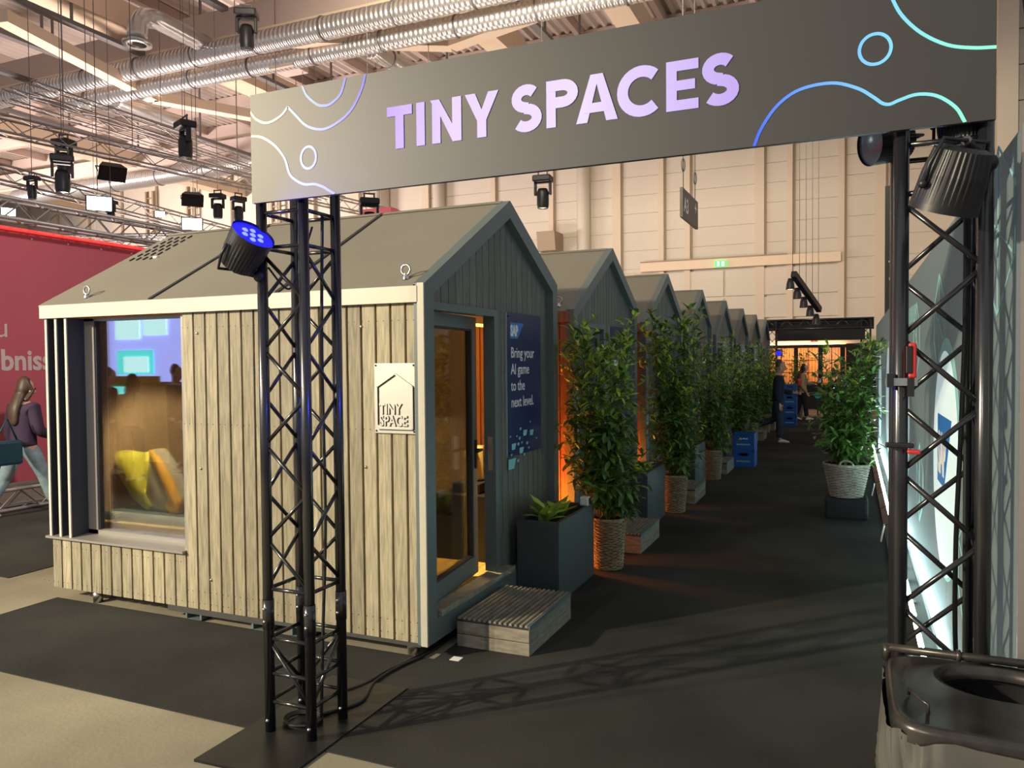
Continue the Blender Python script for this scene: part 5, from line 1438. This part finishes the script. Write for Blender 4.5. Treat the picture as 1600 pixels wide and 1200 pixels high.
# ------------------------------------------------------------------ things behind the picture window
t = thing('window_bench', (-4.8,4.6,.21), 'dark green cushioned bench behind the picture window', 'bench')
obj('bench_base', MB().box((-5.40,4.30,.212),(-4.05,5.0,.50)), M['inside'], t)
obj('cushion', MB().bevbox((-5.40,4.30,.50),(-4.66,5.0,.605),.025), M['cushion'], t); obj('cushion', MB().bevbox((-4.65,4.30,.50),(-3.95,5.0,.605),.025), M['cushion'], t)
obj('front_board', MB().box((-5.40,4.235,.42),(-3.95,4.295,.545)), M['wood_yellow'], t)
t = thing('beanbag', (-5.05,4.6,.59), 'yellow, canvas and orange folded bag leaning on the window bench', 'bag')
def blob(name, prof, y0, y1, m, par, n=12):
    mb = MB(); vs = []; fs = []; k = len(prof)
    for j in range(n+1):
        v = j/n; s = sin(pi*v)**.5*.16+.84; cx = sum(p[0] for p in prof)/k; cz = sum(p[1] for p in prof)/k
        vs += [(cx+(p[0]-cx)*s, y0+(y1-y0)*v+.0, cz+(p[1]-cz)*s) for p in prof]
    for j in range(n):
        for i in range(k): fs.append((j*k+i, j*k+(i+1)%k, (j+1)*k+(i+1)%k, (j+1)*k+i))
    fs += [tuple(range(k))[::-1], tuple(range(n*k,(n+1)*k))]
    return obj(name, mb.add(vs, fs, True), m, par)
blob('yellow_side', [(-5.43,1.06),(-5.28,1.05),(-5.15,1.045),(-5.03,1.09),(-5.05,.90),(-5.07,.75),(-4.97,.62),(-5.08,.60),(-5.20,.67),(-5.30,.78),(-5.40,.90)], 4.42, 4.64, M['yellow'], t)
blob('canvas_side', [(-5.03,1.09),(-4.98,1.05),(-4.86,.88),(-4.76,.72),(-4.73,.62),(-4.88,.598),(-5.06,.60),(-5.09,.75),(-5.06,.92)], 4.43, 4.62, M['greycanvas'], t)
blob('orange_side', [(-5.02,1.09),(-4.95,1.05),(-4.82,.88),(-4.72,.70),(-4.70,.61),(-4.80,.595),(-4.84,.64),(-4.80,.70),(-4.88,.85),(-4.97,1.0)], 4.41, 4.47, M['orange'], t)
t = thing('shoulder_bag', (-4.5,4.65,.59), 'black leather bag with a chain strap standing on the window bench', 'bag')
blob('bag_body', [(-4.78,.95),(-4.52,1.0),(-4.40,.96),(-4.32,.80),(-4.34,.60),(-4.66,.60),(-4.78,.75)], 4.55, 4.75, M['bagblack'], t)
obj('chain_strap', MB().tube([(-4.78,4.53,.93),(-4.7,4.53,.98),(-4.52,4.53,1.02),(-4.42,4.53,.99),(-4.34,4.53,.9)], .009, 6), M['steel'], t)
t = thing('handbag', (-4.42,4.48,.59), 'tan leather handbag with a round handle at the right of the window bench', 'bag')
blob('bag_body', [(-4.58,.82),(-4.44,.83),(-4.28,.86),(-4.26,.60),(-4.60,.60)], 4.40, 4.52, M['tan'], t)
obj('handle', MB().tube([(-4.46+.09*cos(a),4.46,.84+.10*sin(a)) for a in [pi*k/12 for k in range(13)]], .010, 6), M['tan'], t)
t = thing('small_plant', (-5.21,4.275,.51), 'tiny green sprig in a glass at the left end of the window board', 'plant')
obj('glass_jar', MB().lathe([(0,0),(.022,0),(.022,.05),(.018,.05)], 12, (-5.21,4.275,.515)), M['darklens'], t)
for k in range(9): inst(LEAF['n'], 'leaf', t, leaf_matrix((0,0,.05+.006*k), k*2.3, .5, .5))

# ------------------------------------------------------------------ the stand and visitors behind the viewer (seen mirrored in the window)
t = thing('lightbox_stand', (-11.6,-2,0), 'lilac backlit stand with screens behind the viewer, mirrored in the window', 'exhibition stand')
by = -2.0
obj('light_wall', MB().box((-14.5,by-.1,1.45),(-10.2,by,3.2)), M['lilac'], t)
obj('lower_wall', MB().box((-14.5,by-.1,0),(-10.2,by-.001,1.45)), M['inside'], t)
obj('header', MB().box((-12.9,by,1.42),(-11.3,by+.05,1.55)), M['wood_yellow'], t)
def bx(px): return px
for x0, x1, z0, z1, m in ((-12.35,-11.75,2.22,2.62,'mint'),(-11.65,-11.1,2.28,2.62,'mint'),(-12.35,-11.45,1.58,2.02,'cyan'),(-12.15,-11.55,1.62,1.90,'mint'),(-10.75,-10.5,2.3,2.62,'yell'),(-12.75,-12.1,.75,1.36,'cyan')):
    obj('screen', MB().box((x0,by+.0+.02*(m=='mint'),z0),(x1,by+.03+.02*(m=='mint'),z1)), M[m], t)
GV = 'visitors mirrored in the window'
person((-10.9,-.6,0), radians(200), 'person with short dark hair in plum sweater seen mirrored in the window', 1.72, [(0,0),(0,0)], [(10,8,40),(10,8,40)], M['purple'], M['blackcl'], M['shoe'], M['hair_br'], False, group=GV)
person((-9.9,-.2,0), radians(150), 'person with long fair hair in beige seen mirrored in the window', 1.62, [(0,0),(0,0)], [(20,8,70),(5,8,20)], M['beige'], M['blackcl'], M['shoe'], M['hair_long'], True, group=GV, female=True)
person((-10.0,-1.1,0), radians(240), 'person with short brown hair in navy seen mirrored at the window edge', 1.76, [(0,0),(0,0)], [(5,8,20),(5,8,20)], M['navycl'], M['jeand'], M['shoe'], M['hair_br'], False, group=GV)
